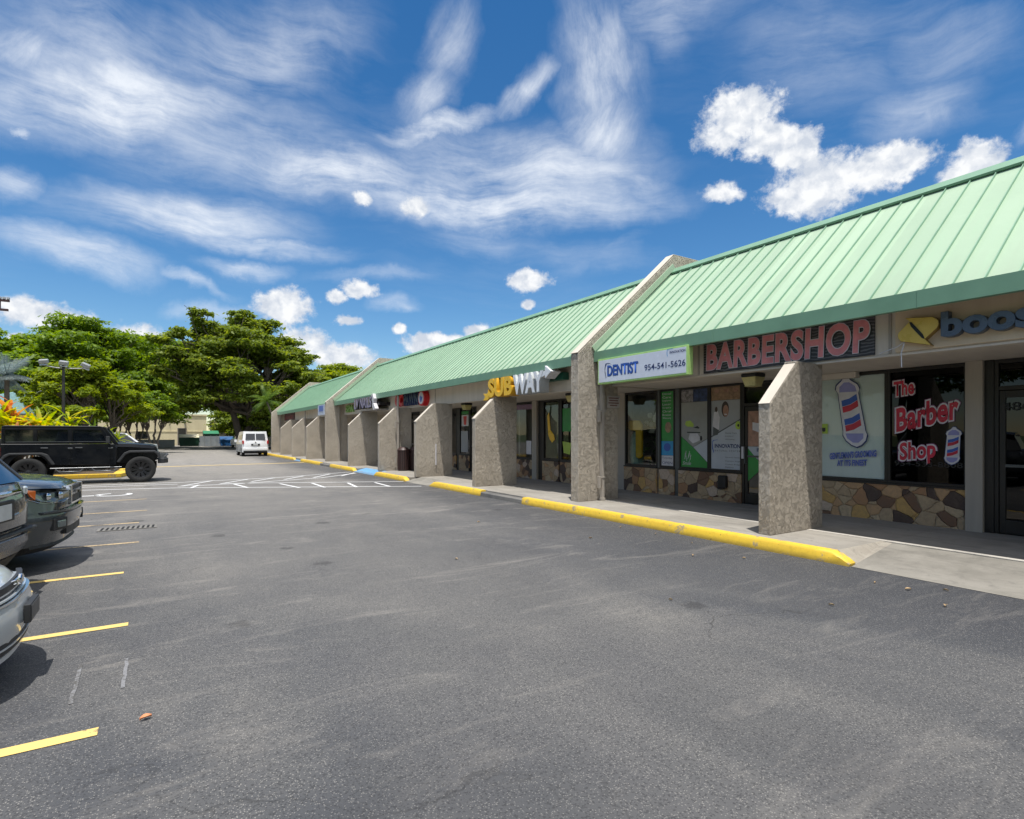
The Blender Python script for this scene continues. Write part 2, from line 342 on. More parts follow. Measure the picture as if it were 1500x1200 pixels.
def mat_stucco():
    m, nt, b, geo, obj, out = material('stucco')
    w = nt.node('ShaderNodeVectorMath', operation='ADD', ins={0:geo,1:nt.node('ShaderNodeVectorMath',operation='SCALE',ins={0:nt.noise(geo,9,4,.65,color=True),'Scale':.22}).outputs[0]}).outputs[0]
    ridge = nt.noise(w, 19, 8, .74, .8); ab = nt.math('ABSOLUTE', nt.math('SUBTRACT', ridge, .5))
    worm = nt.rng(ab, 0, .11); fine = nt.noise(geo, 90, 3, .6)
    h = nt.math('ADD', nt.math('ADD', nt.math('MULTIPLY', ridge, 1.9), nt.math('MULTIPLY', worm, .25)), nt.math('MULTIPLY', fine, .35))
    tone = nt.noise(geo, 1.3, 5, .65)
    col = nt.mix(nt.rng(tone,.35,.65), (.45,.395,.325), (.55,.49,.405))
    sz = nt.node('ShaderNodeSeparateXYZ', ins={0:geo}).outputs[2]
    splash = nt.math('MULTIPLY', nt.rng(nt.math('ADD', sz, nt.math('MULTIPLY', tone, .5)), .35, .85, 1, 0), .28)
    col = nt.mix(splash, col, (.15,.13,.11))
    setb(nt, b, color=col, rough=.92, spec=.2, normal=nt.bump(h, 1., .030))
    return m
STUCCO = mat_stucco()
def mat_smooth_wall(name, c, c2, bump=.002):
    m, nt, b, geo, obj, out = material(name)
    st = nt.node('ShaderNodeMapping', ins={'Vector':geo,'Scale':(1,3.5,.35)}).outputs[0]
    n = nt.noise(st, 1.3, 6, .65); f = nt.noise(geo, 45, 3, .6)
    col = nt.mix(nt.rng(n,.38,.66), c, c2)
    setb(nt, b, color=col, rough=.85, spec=.25, normal=nt.bump(f, .5, bump))
    return m
BAND = mat_smooth_wall('band_paint', (.64,.57,.48), (.57,.51,.43))
SOFFIT = mat_smooth_wall('soffit_paint', (.62,.56,.48), (.55,.49,.42))
TAN = mat_smooth_wall('tan_panel_paint', (.66,.53,.37), (.60,.47,.32))
COPING = mat_smooth_wall('coping_plaster', (.60,.54,.46), (.50,.45,.38))
WALLP = mat_smooth_wall('shopfront_wall_paint', (.42,.37,.31), (.36,.32,.27))
GUTTER = mat_smooth_wall('downspout_paint', (.40,.36,.31), (.33,.30,.26), .0006)

def mat_roof():
    m, nt, b, geo, obj, out = material('green_roof_metal')
    n = nt.noise(geo, .5, 5, .6, .5); st = nt.noise(nt.node('ShaderNodeMapping', ins={'Vector':geo,'Scale':(.5,7,.5)}).outputs[0], 1.4, 5, .7)
    col = nt.mix(nt.rng(n,.35,.7), (.33,.445,.315), (.375,.49,.35))
    col = nt.mix(nt.rng(st,.55,.82,0,.35), col, (.29,.46,.29))
    pid = nt.math('FLOOR', nt.math('DIVIDE', nt.node('ShaderNodeSeparateXYZ', ins={0:geo}).outputs[1], .308))
    pn = nt.node('ShaderNodeTexWhiteNoise', noise_dimensions='1D', ins={'W':pid}).outputs[0]
    pv = nt.rng(pn, 0, 1, .93, 1.05); col = nt.mix(1., col, nt.node('ShaderNodeCombineColor', ins={0:pv,1:pv,2:pv}).outputs[0], 'MULTIPLY')
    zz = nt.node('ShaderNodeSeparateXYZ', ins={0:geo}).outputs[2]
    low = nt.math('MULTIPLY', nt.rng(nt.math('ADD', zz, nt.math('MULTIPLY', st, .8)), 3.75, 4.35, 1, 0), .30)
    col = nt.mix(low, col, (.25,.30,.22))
    setb(nt, b, color=col, rough=.55, spec=.3, normal=nt.bump(nt.noise(geo, 2.1, 3), .35, .02))
    return m
ROOF = mat_roof()
FASCIA = simple('green_fascia_metal', (.165,.31,.205), .45, var=.08, scale=2)
SEAM = simple('green_seam_metal', (.22,.37,.26), .5, var=.1, scale=3)

def mat_flag():
    m, nt, b, geo, obj, out = material('flagstone')
    w = nt.node('ShaderNodeVectorMath', operation='ADD', ins={0:geo,1:nt.node('ShaderNodeVectorMath',operation='SCALE',ins={0:nt.noise(geo,3,3,.6,color=True),'Scale':.10}).outputs[0]}).outputs[0]
    w = nt.node('ShaderNodeMapping', ins={'Vector':w,'Scale':(.2,1.,1.15),'Rotation':(.5,0,0)}).outputs[0]
    c = nt.node('ShaderNodeSeparateColor', ins={0:nt.voro(w, 4.3, out='Color')}).outputs
    e = nt.voro(w, 4.3, 'DISTANCE_TO_EDGE')
    col = nt.ramp(c[0], [(0,(.08,.048,.035)),(.13,(.19,.10,.055)),(.25,(.47,.33,.19)),(.36,(.52,.38,.23)),(.50,(.50,.30,.15)),(.60,(.45,.32,.19)),(.74,(.55,.33,.11)),(.80,(.40,.21,.10)),(.88,(.56,.42,.31)),(.95,(.42,.30,.18))], 'CONSTANT')
    vein = nt.noise(geo, 14, 6, .7, 1.)
    col = nt.mix(nt.rng(vein,.4,.75,0,.5), col, (.16,.115,.08))
    col = nt.mix(nt.rng(e, .0, .012, .55, 0), col, (.33,.24,.15))
    h = nt.math('ADD', nt.rng(e, 0, .05), nt.math('ADD', nt.math('MULTIPLY', vein, .3), nt.math('MULTIPLY', c[1], .5)))
    setb(nt, b, color=col, rough=.7, normal=nt.bump(h, .8, .02))
    return m
FLAG = mat_flag()

def mat_glass(name, tint, boost=.075, rough=.0):
    m = bpy.data.materials.new(name); m.use_nodes = True; nt = NT(m.node_tree); nt.n.clear()
    out = nt.node('ShaderNodeOutputMaterial')
    tr = nt.node('ShaderNodeBsdfTransparent', ins={'Color':(*tint,1)}); gl = nt.node('ShaderNodeBsdfGlossy', ins={'Roughness':rough+.01})
    gg = nt.node('ShaderNodeNewGeometry'); geo = gg.outputs['Position']
    cs_ = nt.math('ABSOLUTE', nt.vmath('DOT_PRODUCT', gg.outputs['Normal'], gg.outputs['Incoming']))
    nb = nt.bump(nt.noise(geo, 1.4, 2), .06, .02); nt.l.new(nb, gl.inputs['Normal'])
    fr = nt.math('ADD', nt.math('MULTIPLY', nt.math('POWER', nt.math('SUBTRACT', 1., cs_), 5.), .96), boost, clamp=True)
    mx = nt.node('ShaderNodeMixShader', ins={0:fr,1:tr.outputs[0],2:gl.outputs[0]}); nt.l.new(mx.outputs[0], out.inputs[0])
    return m
GLASS = mat_glass('shop_glass', (.62,.66,.63)); DARKGLASS = mat_glass('tinted_glass', (.10,.11,.11), .04)
ALU = simple('dark_bronze_aluminium', (.028,.025,.023), .4, .3, .15, 8)
ALUG = simple('grey_aluminium', (.10,.105,.105), .4, .4, .15, 8)
BLACK = simple('black_paint', (.012,.012,.013), .45)
WHITE = simple('white_paint', (.72,.72,.70), .5, var=.05)
DARKROOM = simple('dark_interior', (.045,.043,.04), .9)
ROOMWALL = simple('interior_wall', (.42,.40,.36), .9)
BLIND = mat_smooth_wall('pale_window_film', (.74,.79,.76), (.68,.74,.71))
# ------------------------------------------------------------------ ground, lot, kerbs, markings
def struct(o): o['kind'] = 'structure'; return o
mg, ng, bgd, ggeo, _, _ = material('grass_verge')
setb(ng, bgd, color=ng.mix(ng.rng(ng.noise(ggeo,.3,6,.65),.35,.65), (.05,.085,.02), (.10,.12,.045)), rough=.95)
struct(MB().flat_z([(-1500,-1500),(1500,-1500),(1500,2500),(-1500,2500)], -.012).build('ground', mg))
struct(MB().flat_z([(-45,-40),(30,-40),(30,140),(-45,140)], 0).build('parking_lot', ASPHALT))
# walkway under the canopy, its pale edge strip, ramp to the car park
w = MB().box(7.215, 10.4, 3.72, 16.0, 0, .15).box(7.215, 10.4, 17.95, 21.3, 0, .15).box(7.6,10.4,16.0,17.95,0,.15).box(7.6,10.4,21.3,24.0,0,.15)
w.box(7.215, 10.4, 24.0, 52, 0, .15).box(8.4, 10.4, -9, 3.72, 0, .15)
struct(w.build('walkway', CONCRETE, bevel=.008))
struct(MB().box(8.33, 8.43, 3.75, 9.38, .146, .156).box(8.33,8.43,-9,3.75,.146,.156).build('walkway_joint_strip', mat_concrete('pale_joint', (.50,.47,.42), (.42,.39,.35))))
rp = MB().add([(7.05,-9,0.004),(8.398,-9,.15),(8.398,3.60,.15),(7.07,3.50,.004),(8.398,-9,0),(7.05,-9,-.05),(7.07,3.50,-.05),(8.398,3.60,0)], [(0,1,2,3),(3,2,7,6)])
struct(rp.build('ramp', RAMP))
struct(MB().add([(7.19,3.505,.017),(8.398,3.60,.15),(8.398,3.721,.154),(7.19,3.721,.154)], [(0,1,2,3)]).build('ramp_edge', mat_concrete('broken_edge', (.28,.25,.21), (.36,.33,.28), scale=5, bump=.02)))
for ya, yb, mt in ((16.0,17.95,RAMP),(21.3,24.0,BKERB),(34.8,36.8,BKERB)):
    struct(MB().add([(7.05,ya,.006),(7.05,yb,.006),(7.6,yb,.154),(7.6,ya,.154),(7.05,ya,-.02),(7.05,yb,-.02)], [(0,3,2,1),(4,0,1,5)]).build('kerb_ramp', mt))
def kerb(y0, y1, mt, h=.15, taper0=0, taper1=0, x0=7.05, x1=7.212):
    n = max(2, int((y1-y0)/.45)); mb = MB(); vs = []
    rnd = random.Random(int(y0*10))
    ys = sorted(set([y0+(y1-y0)*i/n for i in range(n+1)]+([y0+taper0*.5,y0+taper0] if taper0 else [])+([y1-taper1] if taper1 else []))); n = len(ys)-1
    for y in ys:
        hh = h
        if taper0: hh = min(hh, .03+(y-y0)/taper0*h)
        if taper1: hh = min(hh, .03+(y1-y)/taper1*h)
        j = rnd.uniform(-.006,.006)
        vs += [(x0+j,y,0),(x0+.012+j,y,hh*.80),(x0+.04+j,y,hh),(x1,y,hh+.002),(x1,y,0)]
    fs = [(a,a+5,a+6,a+1) for i in range(n) for a in range(i*5,i*5+4)]
    mb.add(vs, [f[::-1] for f in fs] + [(0,1,2,3,4),tuple(range(n*5+4,n*5-1,-1))])
    return struct(mb.build('kerb', mt, smooth=40))
kerb(3.52, 10.75, YKERB, taper0=.22); kerb(10.75, 12.7, KERBCONC, h=.11); kerb(12.7, 16.0, YKERB, taper1=.3)
kerb(17.95, 21.3, YKERB, taper0=.3, taper1=.2); kerb(24.0, 28.0, YKERB, taper0=.3); kerb(28.0, 30.0, KERBCONC, h=.11)
kerb(30.0, 34.8, YKERB); kerb(36.8, 52, YKERB, taper0=.3)

def strip(name, p, q, wd, mt, z=.004, jag=0):
    a, b = Vector((*p,0)), Vector((*q,0)); t = (b-a).normalized(); n = Vector((-t.y,t.x,0))*wd/2
    k = 8; L = []; Rr = []
    for i in range(k+1):
        c = a+(b-a)*i/k; j = random.uniform(-1,1)*jag
        L.append((c.x+n.x*(1+j),c.y+n.y*(1+j))); Rr.append((c.x-n.x*(1-j),c.y-n.y*(1-j)))
    return struct(MB().flat_z(L+Rr[::-1], z).build(name, mt))
for y, x1, mt in ((3.73,-.285,YLINE),(5.70,-.23,YLINE),(7.86,-.36,YLINE),(9.98,-.27,YLINEOLD),(12.2,-.33,YLINEOLD),(14.08,-.24,YLINEOLD),(16.58,-.29,YLINEOLD)):
    strip('parking_line', (-5.2,y), (x1,y+.0), .095, mt, jag=.06)
strip('parking_line', (-5.2,1.75), (-.3,1.75), .095, YLINE, jag=.06)
for x0,y0,x1,y1 in [(-2.07, 20.19, 0.43, 19.53), (0.43, 19.53, 6.85, 16.1), (-2.12, 21.29, 0.47, 20.98), (1.7, 20.53, 7.03, 18.08), (-2.18, 21.95, 0.48, 21.73), (0.48, 21.73, 3.63, 22.19), (3.63, 22.19, 6.91, 23.88), (0.45, 20.09, 2.29, 20.16), (2.29, 20.16, 5.07, 21.28), (5.07, 21.28, 6.89, 23.05)]:
    strip('aisle_line', (x0,y0), (x1,y1), .10, WLINE)
for x0,y0,x1,y1 in [(0.53, 20.04, 1.56, 21.93), (1.64, 20.35, 2.65, 21.91), (2.61, 20.71, 3.63, 22.19), (3.72, 21.07, 4.68, 22.5), (4.81, 21.44, 5.82, 23.05), (5.91, 21.72, 6.89, 23.29), (0.76, 19.2, 1.03, 20.25), (2.01, 19.98, 2.23, 18.4), (3.29, 19.38, 3.54, 17.57), (4.22, 19.01, 4.21, 17.27), (5.25, 18.5, 5.06, 16.86), (6.05, 18.15, 5.98, 16.46)]:
    strip('aisle_tick', (x0,y0), (x1,y1), .09, WLINE, z=.008)
strip('lane_line', (-1.0,32.7), (7.0,33.5), .30, YLINE); strip('lane_line', (-1.0,35.2), (6.7,36.4), .24, WOLD)
# painted wheelchair symbol: a ring and a bar in front of the pickup
ring = MB(); k = 28
for i in range(k):
    if 3 <= i <= 7: continue
    a0, a1 = 2*math.pi*i/k, 2*math.pi*(i+1)/k
    ring.flat_z([(-1.05+.42*math.cos(a0),18.2+.42*math.sin(a0)),(-1.05+.42*math.cos(a1),18.2+.42*math.sin(a1)),(-1.05+.30*math.cos(a1),18.2+.30*math.sin(a1)),(-1.05+.30*math.cos(a0),18.2+.30*math.sin(a0))], .006)
ring.flat_z([(-2.0,18.1),(-1.35,18.05),(-1.35,18.2),(-2.0,18.25)], .006)
struct(ring.build('wheelchair_symbol', WLINE))
WFAINT = mat_line('faint_paint_trace', (.20,.20,.21), .47)
for p, q in (((-.45,4.19),(-.47,4.86)),((-.2,4.28),(-.2,4.83)),((2.68,12.2),(3.01,12.12)),((-1.08,8.59),(-.87,8.63))):
    strip('paint_scuff', p, q, .022, WFAINT, jag=.35)
# storm drain
WELLBLACK = simple('slot_black', (.004,.004,.004), .9)
dr = empty('storm_drain', (-.47,11.56,0)); tag(dr, 'dark slotted storm drain grate set in the asphalt between parking lines', 'drain')
MB().box(-.39,.39,-.17,.17,.0,.005).build('drain_pit', BLACK, dr)
g = MB().box(-.42,.42,-.19,.19,.005,.010)
slots = MB()
for i in range(11):
    x_ = -.36+i*.072; slots.flat_z([(x_-.022,-.15),(x_+.012,-.15),(x_+.026,.15),(x_-.008,.15)], .0125)
slots.build('slots', WELLBLACK, dr)
g.build('grate', simple('worn_iron', (.16,.15,.135), .8, .0), dr)
# dry leaves and scraps on the asphalt
LEAFDRY = simple('dry_leaf', (.42,.30,.17), .8, scale=30); LEAFOR = simple('orange_leaf', (.62,.27,.13), .8, scale=30)
def dry_leaf(x, y, L, rz, mt, label, grp=None):
    n = 5; vs = []
    for i in range(n+1):
        t = i/n; wd = L*.28*math.sin(math.pi*min(max(t,.04),.96)); z = .006+.02*math.sin(t*3)*L/.08*.5
        vs += [(L*(t-.5),-wd,z+.012),(L*(t-.5),0,z),(L*(t-.5),wd,z+.015)]
    fs = [(3*i+j,3*i+j+3,3*i+j+4,3*i+j+1) for i in range(n) for j in (0,1)]
    o = MB().add(vs, fs).build('dry_leaf', mt, smooth=60); o.location = (x,y,.0); o.rotation_euler = (0,0,rz)
    return tag(o, label, 'leaf', grp)
dry_leaf(-.07,3.74,.06,.3,LEAFOR,'orange dry leaf lying on the asphalt near the yellow parking lines')
for i,(x,y) in enumerate([(6.49,2.97),(6.79,2.44),(6.17,2.22),(6.35,4.46),(5.93,4.92),(4.16,3.72),(6.72,6.32),(6.5,2.66),(6.6,5.5),(5.6,6.6),(6.75,8.4),(4.9,8.9),(3.2,6.4),(7.5,2.2),(7.9,1.9),(7.4,2.9),(5.3,2.8),(6.7,7.1)]):
    dry_leaf(x, y, .035+.03*((i*7)%5)/5, i*1.7, LEAFDRY, 'small tan dry leaf scattered on the asphalt or ramp beside the shopfront kerb', 'dry leaves along the kerb')

# ------------------------------------------------------------------ the shopping plaza
XW = 10.4                                   # shopfront glass line
plaza = empty('shopping_plaza', (8.0, 20, 0)); plaza.location = (0,0,0)
tag(plaza, 'long single storey shopping plaza with green metal roof and stucco piers', 'shopping plaza')
piers = [.40, 4.77, 13.62, 17.85, 21.65, 25.9, 34.7, 39.0, 43.2]
base = None
for y in piers:
    t = .19 if y < 30 else .24
    poly = [(7.40,.148),(7.40,2.05),(8.04,2.66),(8.04,2.705),(8.77,2.705),(8.77,.148)]
    MB().prism_y(poly, y, y+t).build('pier', STUCCO, plaza, bevel=.012)
    # smooth plaster capping on the sloping top
    MB().prism_y([(7.392,2.047),(8.03,2.658),(8.035,2.672),(7.388,2.056)], y+.006, y+t-.006).build('pier_coping', COPING, plaza)
parap = [9.38, 31.0, 48.5]
for y in parap:
    poly = [(7.62,.148),(7.62,3.36),(10.62,5.99),(12.6,5.99),(15.2,3.9),(24,3.9),(24,2.70),(8.77,2.70),(8.77,.148)]
    MB().prism_y(poly, y, y+.26).build('parapet_wall', STUCCO, plaza, bevel=.012)
    MB().prism_y([(7.615,3.372),(10.612,6.0),(12.6,6.0),(12.6,6.012),(10.605,6.012),(7.60,3.38)], y+.01, y+.25).build('parapet_coping', COPING, plaza)
# roof sections between the parapet walls
sections = [(-9.0, 9.375), (9.645, 30.995), (31.265, 48.495)]
ex, ez, rx_, rz_ = 8.08, 3.40, 10.64, 5.59
sl_ = (rz_-ez)/(rx_-ex); L_ = math.hypot(rx_-ex, rz_-ez); nx_, nz_ = -(rz_-ez)/L_, (rx_-ex)/L_
for y0, y1 in sections:
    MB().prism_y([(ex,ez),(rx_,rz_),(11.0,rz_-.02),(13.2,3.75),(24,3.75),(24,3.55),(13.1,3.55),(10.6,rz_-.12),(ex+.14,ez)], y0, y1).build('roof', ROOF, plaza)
    sm = MB(); n = int((y1-y0)/.308); st = (y1-y0)/n; hw = .0075; ht = .030
    for i in range(n+1):
        y = y0+i*st; y = min(max(y, y0+hw), y1-hw)
        a = (ex, ez); b = (rx_, rz_)
        sm.add([(a[0],y-hw,a[1]),(a[0],y+hw,a[1]),(b[0],y+hw,b[1]),(b[0],y-hw,b[1]),
                (a[0]+nx_*ht,y-hw*.7,a[1]+nz_*ht),(a[0]+nx_*ht,y+hw*.7,a[1]+nz_*ht),(b[0]+nx_*ht,y+hw*.7,b[1]+nz_*ht),(b[0]+nx_*ht,y-hw*.7,b[1]+nz_*ht)],
               [(4,5,6,7)[::-1],(0,4,7,3),(1,2,6,5),(0,1,5,4)])
    sm.build('roof_seams', SEAM, plaza)
    # ridge cap with drip edge
    MB().prism_y([(rx_-.16,rz_-.055),(rx_-.02,rz_+.075),(rx_+.12,rz_+.075),(rx_+.30,rz_-.05),(rx_+.28,rz_-.09),(rx_-.14,rz_-.085)], y0+.002, y1-.002).build('ridge_cap', FASCIA, plaza)
    # fascia board: slightly irregular lengths lapped over one another
    yy = y0; k = 0
    while yy < y1-.01:
        ye = min(yy+3.05, y1); d = .004 if k%2 else 0
        MB().prism_y([(ex-.035-d,ez+.015),(ex-.035-d,ez-.20),(ex+.03,ez-.205),(ex+.03,ez-.185),(ex+.012,ez-.18),(ex+.012,ez+.02)], yy, ye-.003).build('fascia', FASCIA, plaza); yy = ye; k += 1
    MB().box(ex+.012, 8.62, y0, y1, ez-.03, ez-.004).build('eave_soffit', SOFFIT, plaza)
    MB().box(8.60, 8.76, y0, y1, 2.72, ez-.03).build('sign_band', BAND, plaza, bevel=.004)
    MB().box(8.765, XW+.28, y0, y1, 2.705, 2.76).build('soffit', SOFFIT, plaza)
    MB().box(8.59, 8.764, y0, y1, 2.69, 2.718).build('band_trim', BAND, plaza)
# green rake flashing next to the first parapet wall
for yp in (9.375, 30.995, 48.495):
    MB().prism_y([(ex-.02,ez+.03),(rx_-.02,rz_+.07),(rx_-.10,rz_+.17),(ex-.10,ez+.13)], yp-.03, yp-.002).build('rake_flashing', ROOF, plaza)
# band joints
for y in (18.9, 27.0, 40.2, 6.98, 3.72):
    MB().box(8.585, 8.605, y, y+.035, 2.73, 3.36).build('band_joint', GUTTER, plaza)
# interior shell and outer walls
MB().box(XW+.3, 24, -9, 48.5, .06, .15).build('interior_floor', simple('vinyl_floor', (.22,.20,.18), .5), plaza)
MB().box(XW+4.5, XW+4.6, -9, 48.5, .15, 2.9).build('interior_back_wall', ROOMWALL, plaza)
MB().box(XW+.281, XW+4.5, -9, 48.5, 2.82, 2.86).build('interior_ceiling', ROOMWALL, plaza)
for y in (-9, 3.28, 7.42, 9.5, 12.0, 16.4, 22.0, 31.1, 40):
    MB().box(XW+.3, XW+4.49, y, y+.1, .15, 2.82).build('partition_wall', DARKROOM if y in (3.28,) else ROOMWALL, plaza)
MB().box(24.0, 24.2, -9, 48.5, 0, 3.9).box(XW+.3, 24, -9.2, -9.0, 0, 3.9).build('rear_wall', BAND, plaza)

def solid(y0, y1, name='shop_wall', mt=WALLP, x=XW-.02):
    MB().box(x, XW+.28, y0, y1, .15, 2.704).build(name, mt, plaza)
def window(y0, y1, zb=.80, zt=2.66, glass=GLASS, nmull=(), base=True, fw=.045, fm=ALU, backing=None):
    """a shop window between y0 < y1; returns the frame so that films and lettering can hang on it"""
    f = MB(); xa, xb = XW-.03, XW+.05
    f.box(xa, xb, y0, y1, zb, zb+fw).box(xa, xb, y0, y1, zt-fw, zt)
    f.box(xa, xb, y0, y0+fw, zb+fw, zt-fw).box(xa, xb, y1-fw, y1, zb+fw, zt-fw)
    for ym in nmull: f.box(xa+.004, xb, ym-fw/2, ym+fw/2, zb+fw, zt-fw)
    fr = f.build('shop_window', fm, plaza, bevel=.003)
    MB().wall([(y0+fw,zb+fw),(y1-fw,zb+fw),(y1-fw,zt-fw),(y0+fw,zt-fw)], XW+.008).build('pane', glass, fr)
    if zt < 2.70: MB().box(XW-.02, XW+.1, y0, y1, zt+.001, 2.704).build('head', fm, fr)
    if base:
        MB().box(XW-.055, XW+.25, y0, y1, .15, zb-.032).build('stone_base', FLAG, plaza)
        MB().box(XW-.07, XW+.05, y0, y1, zb-.031, zb-.001).build('sill', fm, fr)
    return fr
def door(y0, y1, glass=GLASS, fm=ALU, zt=2.30, hand=1):
    f = MB(); xa, xb = XW-.03, XW+.06; fw = .05
    f.box(xa, xb, y0, y0+fw, .15, 2.70).box(xa, xb, y1-fw, y1, .15, 2.70).box(xa, xb, y0+fw, y1-fw, 2.645, 2.70).box(xa, xb, y0+fw, y1-fw, zt, zt+.06)
    fr = f.build('shop_door', fm, plaza, bevel=.003)
    l = MB(); sw = .075
    l.box(XW-.015,XW+.03,y0+fw+.006,y0+fw+sw,.165,zt-.01).box(XW-.015,XW+.03,y1-fw-sw,y1-fw-.006,.165,zt-.01)
    l.box(XW-.015,XW+.03,y0+fw+sw,y1-fw-sw,.165,.36).box(XW-.015,XW+.03,y0+fw+sw,y1-fw-sw,zt-.11,zt-.01)
    l.build('door_leaf', fm, fr, bevel=.003)
    MB().wall([(y0+fw+sw,.36),(y1-fw-sw,.36),(y1-fw-sw,zt-.11),(y0+fw+sw,zt-.11)],XW+.007).wall([(y0+fw,zt+.06),(y1-fw,zt+.06),(y1-fw,2.645),(y0+fw,2.645)],XW+.007).build('pane', glass, fr)
    yy = y0+fw+.04 if hand > 0 else y1-fw-.04
    MB().tube([(XW-.02,yy,1.0),(XW-.07,yy,1.0),(XW-.07,yy,1.35),(XW-.02,yy,1.35)], .012).build('handle', ALUG, fr)
    MB().box(XW-.03,XW-.018,y0+fw+sw,y1-fw-sw,1.13,1.17).build('push_bar', ALUG, fr)
    return fr
def poly(name, pts, x, mt, parent): return MB().wall(pts, x).build(name, mt, parent)
# ------------------------------------------------------------------ shopfronts
PINK = simple('faded_red_vinyl', (.72,.25,.26), .55, var=.2, scale=5); RED = simple('red_plastic', (.62,.02,.025), .35); CRIMSON = simple('crimson_vinyl', (.50,.02,.05), .3, var=.25, scale=4)
PALE = simple('pale_vinyl', (.62,.60,.62), .4); NAVY = simple('navy_vinyl', (.02,.035,.13), .4); BLUEV = simple('blue_vinyl', (.03,.10,.42), .35); LAV = simple('lavender_vinyl', (.27,.27,.52), .4)
GREENV = simple('green_vinyl', (.03,.26,.045), .4, var=.15, scale=3); LIME = simple('lime_vinyl', (.40,.55,.07), .4); YEL = simple('yellow_plastic', (.85,.50,.02), .3, var=.06); YELM = simple('mustard_plastic', (.66,.47,.10), .3, var=.08)
GREYV = simple('grey_vinyl', (.33,.34,.35), .4, var=.1, scale=2); GREYL = simple('pale_grey_vinyl', (.46,.49,.53), .4, var=.08, scale=2); SKIN = simple('skin_tone_print', (.36,.20,.14), .4, var=.35, scale=9); BROWNP = simple('wood_print', (.30,.19,.11), .45, var=.4, scale=12)
SLATE = simple('slate_blue_plastic', (.055,.075,.11), .35); SLATEF = simple('slate_face_plastic', (.10,.135,.19), .3); SIGNW = simple('sign_white_acrylic', (.66,.70,.80), .22, var=.04); SIGNG = simple('sign_green_edge', (.42,.66,.22), .4); CYAN = simple('cyan_vinyl', (.02,.28,.55), .35); DKG = simple('dark_green_metal', (.015,.11,.07), .4)
SUBW = simple('sign_letter_white', (.74,.75,.78), .3, var=.05); SUBS = simple('letter_return_grey', (.5,.52,.53), .4)

# --- telephone shop at the near end
solid(-9.0, -4.0); window(-4.0, -.7, nmull=(-2.3,), glass=DARKGLASS); solid(-.7, -.5); window(-.5, 2.08, nmull=(.8,), glass=DARKGLASS)
dn = door(2.09, 3.13, DARKGLASS, zt=2.25, hand=1)
text_obj('door_number', '4860', 3.05, 2.62, 1.95, 2.07, XW-.018, BLACK, dn, bold=.01)
solid(3.13, 3.24, 'door_jamb', ALU, XW-.05); solid(3.24, 3.45, 'pilaster', WALLP, XW-.12)
# --- barber shop
bd = window(3.451, 4.555, zb=.79, zt=2.69, glass=mat_glass('black_tint', (.03,.032,.032), .03))
bf = window(4.556, 5.92, zb=.79, zt=2.69, glass=mat_glass('clear_glass', (.85,.88,.86), .04))
MB().box(XW+.03, XW+.034, 4.60, 5.87, .84, 2.64).build('window_film', BLIND, bf)
MB().box(XW+.03, XW+.034, 3.50, 4.51, .84, 1.10).build('window_film', simple('grey_film', (.24,.24,.22), .6), bd)
def outlined(body, yl, yr, z0, z1, x, parent, face, rim, rimw, bold, tilt, shear=0, spacing=1., halo=None):
    if halo: text_obj('lettering_halo', body, yl+rimw*1.5, yr-rimw*1.5, z0-rimw*1.5, z1+rimw*1.5, x+.003, halo, parent, bold=bold+.075, tilt=tilt, shear=shear, spacing=spacing)
    text_obj('lettering_outline', body, yl+rimw, yr-rimw, z0-rimw, z1+rimw, x+.0015, rim, parent, bold=bold+.05, tilt=tilt, shear=shear, spacing=spacing)
    text_obj('lettering', body, yl, yr, z0, z1, x, face, parent, bold=bold, tilt=tilt, shear=shear, spacing=spacing)
DPUR = simple('plum_vinyl', (.18,.05,.13), .4)
outlined('The', 4.47, 4.17, 2.25, 2.50, XW-.005, bd, CRIMSON, PALE, .018, .035, .10, halo=DPUR, spacing=1.06)
outlined('Barber', 4.43, 3.57, 1.74, 2.14, XW-.005, bd, CRIMSON, PALE, .022, .035, .24, halo=DPUR, spacing=1.06)
outlined('Shop', 4.38, 3.87, 1.12, 1.50, XW-.005, bd, CRIMSON, PALE, .022, .035, .13, halo=DPUR, spacing=1.06)
text_obj('phone_number', '954-533-8808', 4.46, 3.52, 1.085, 1.17, XW+.004, BLACK, bd, bold=.01)
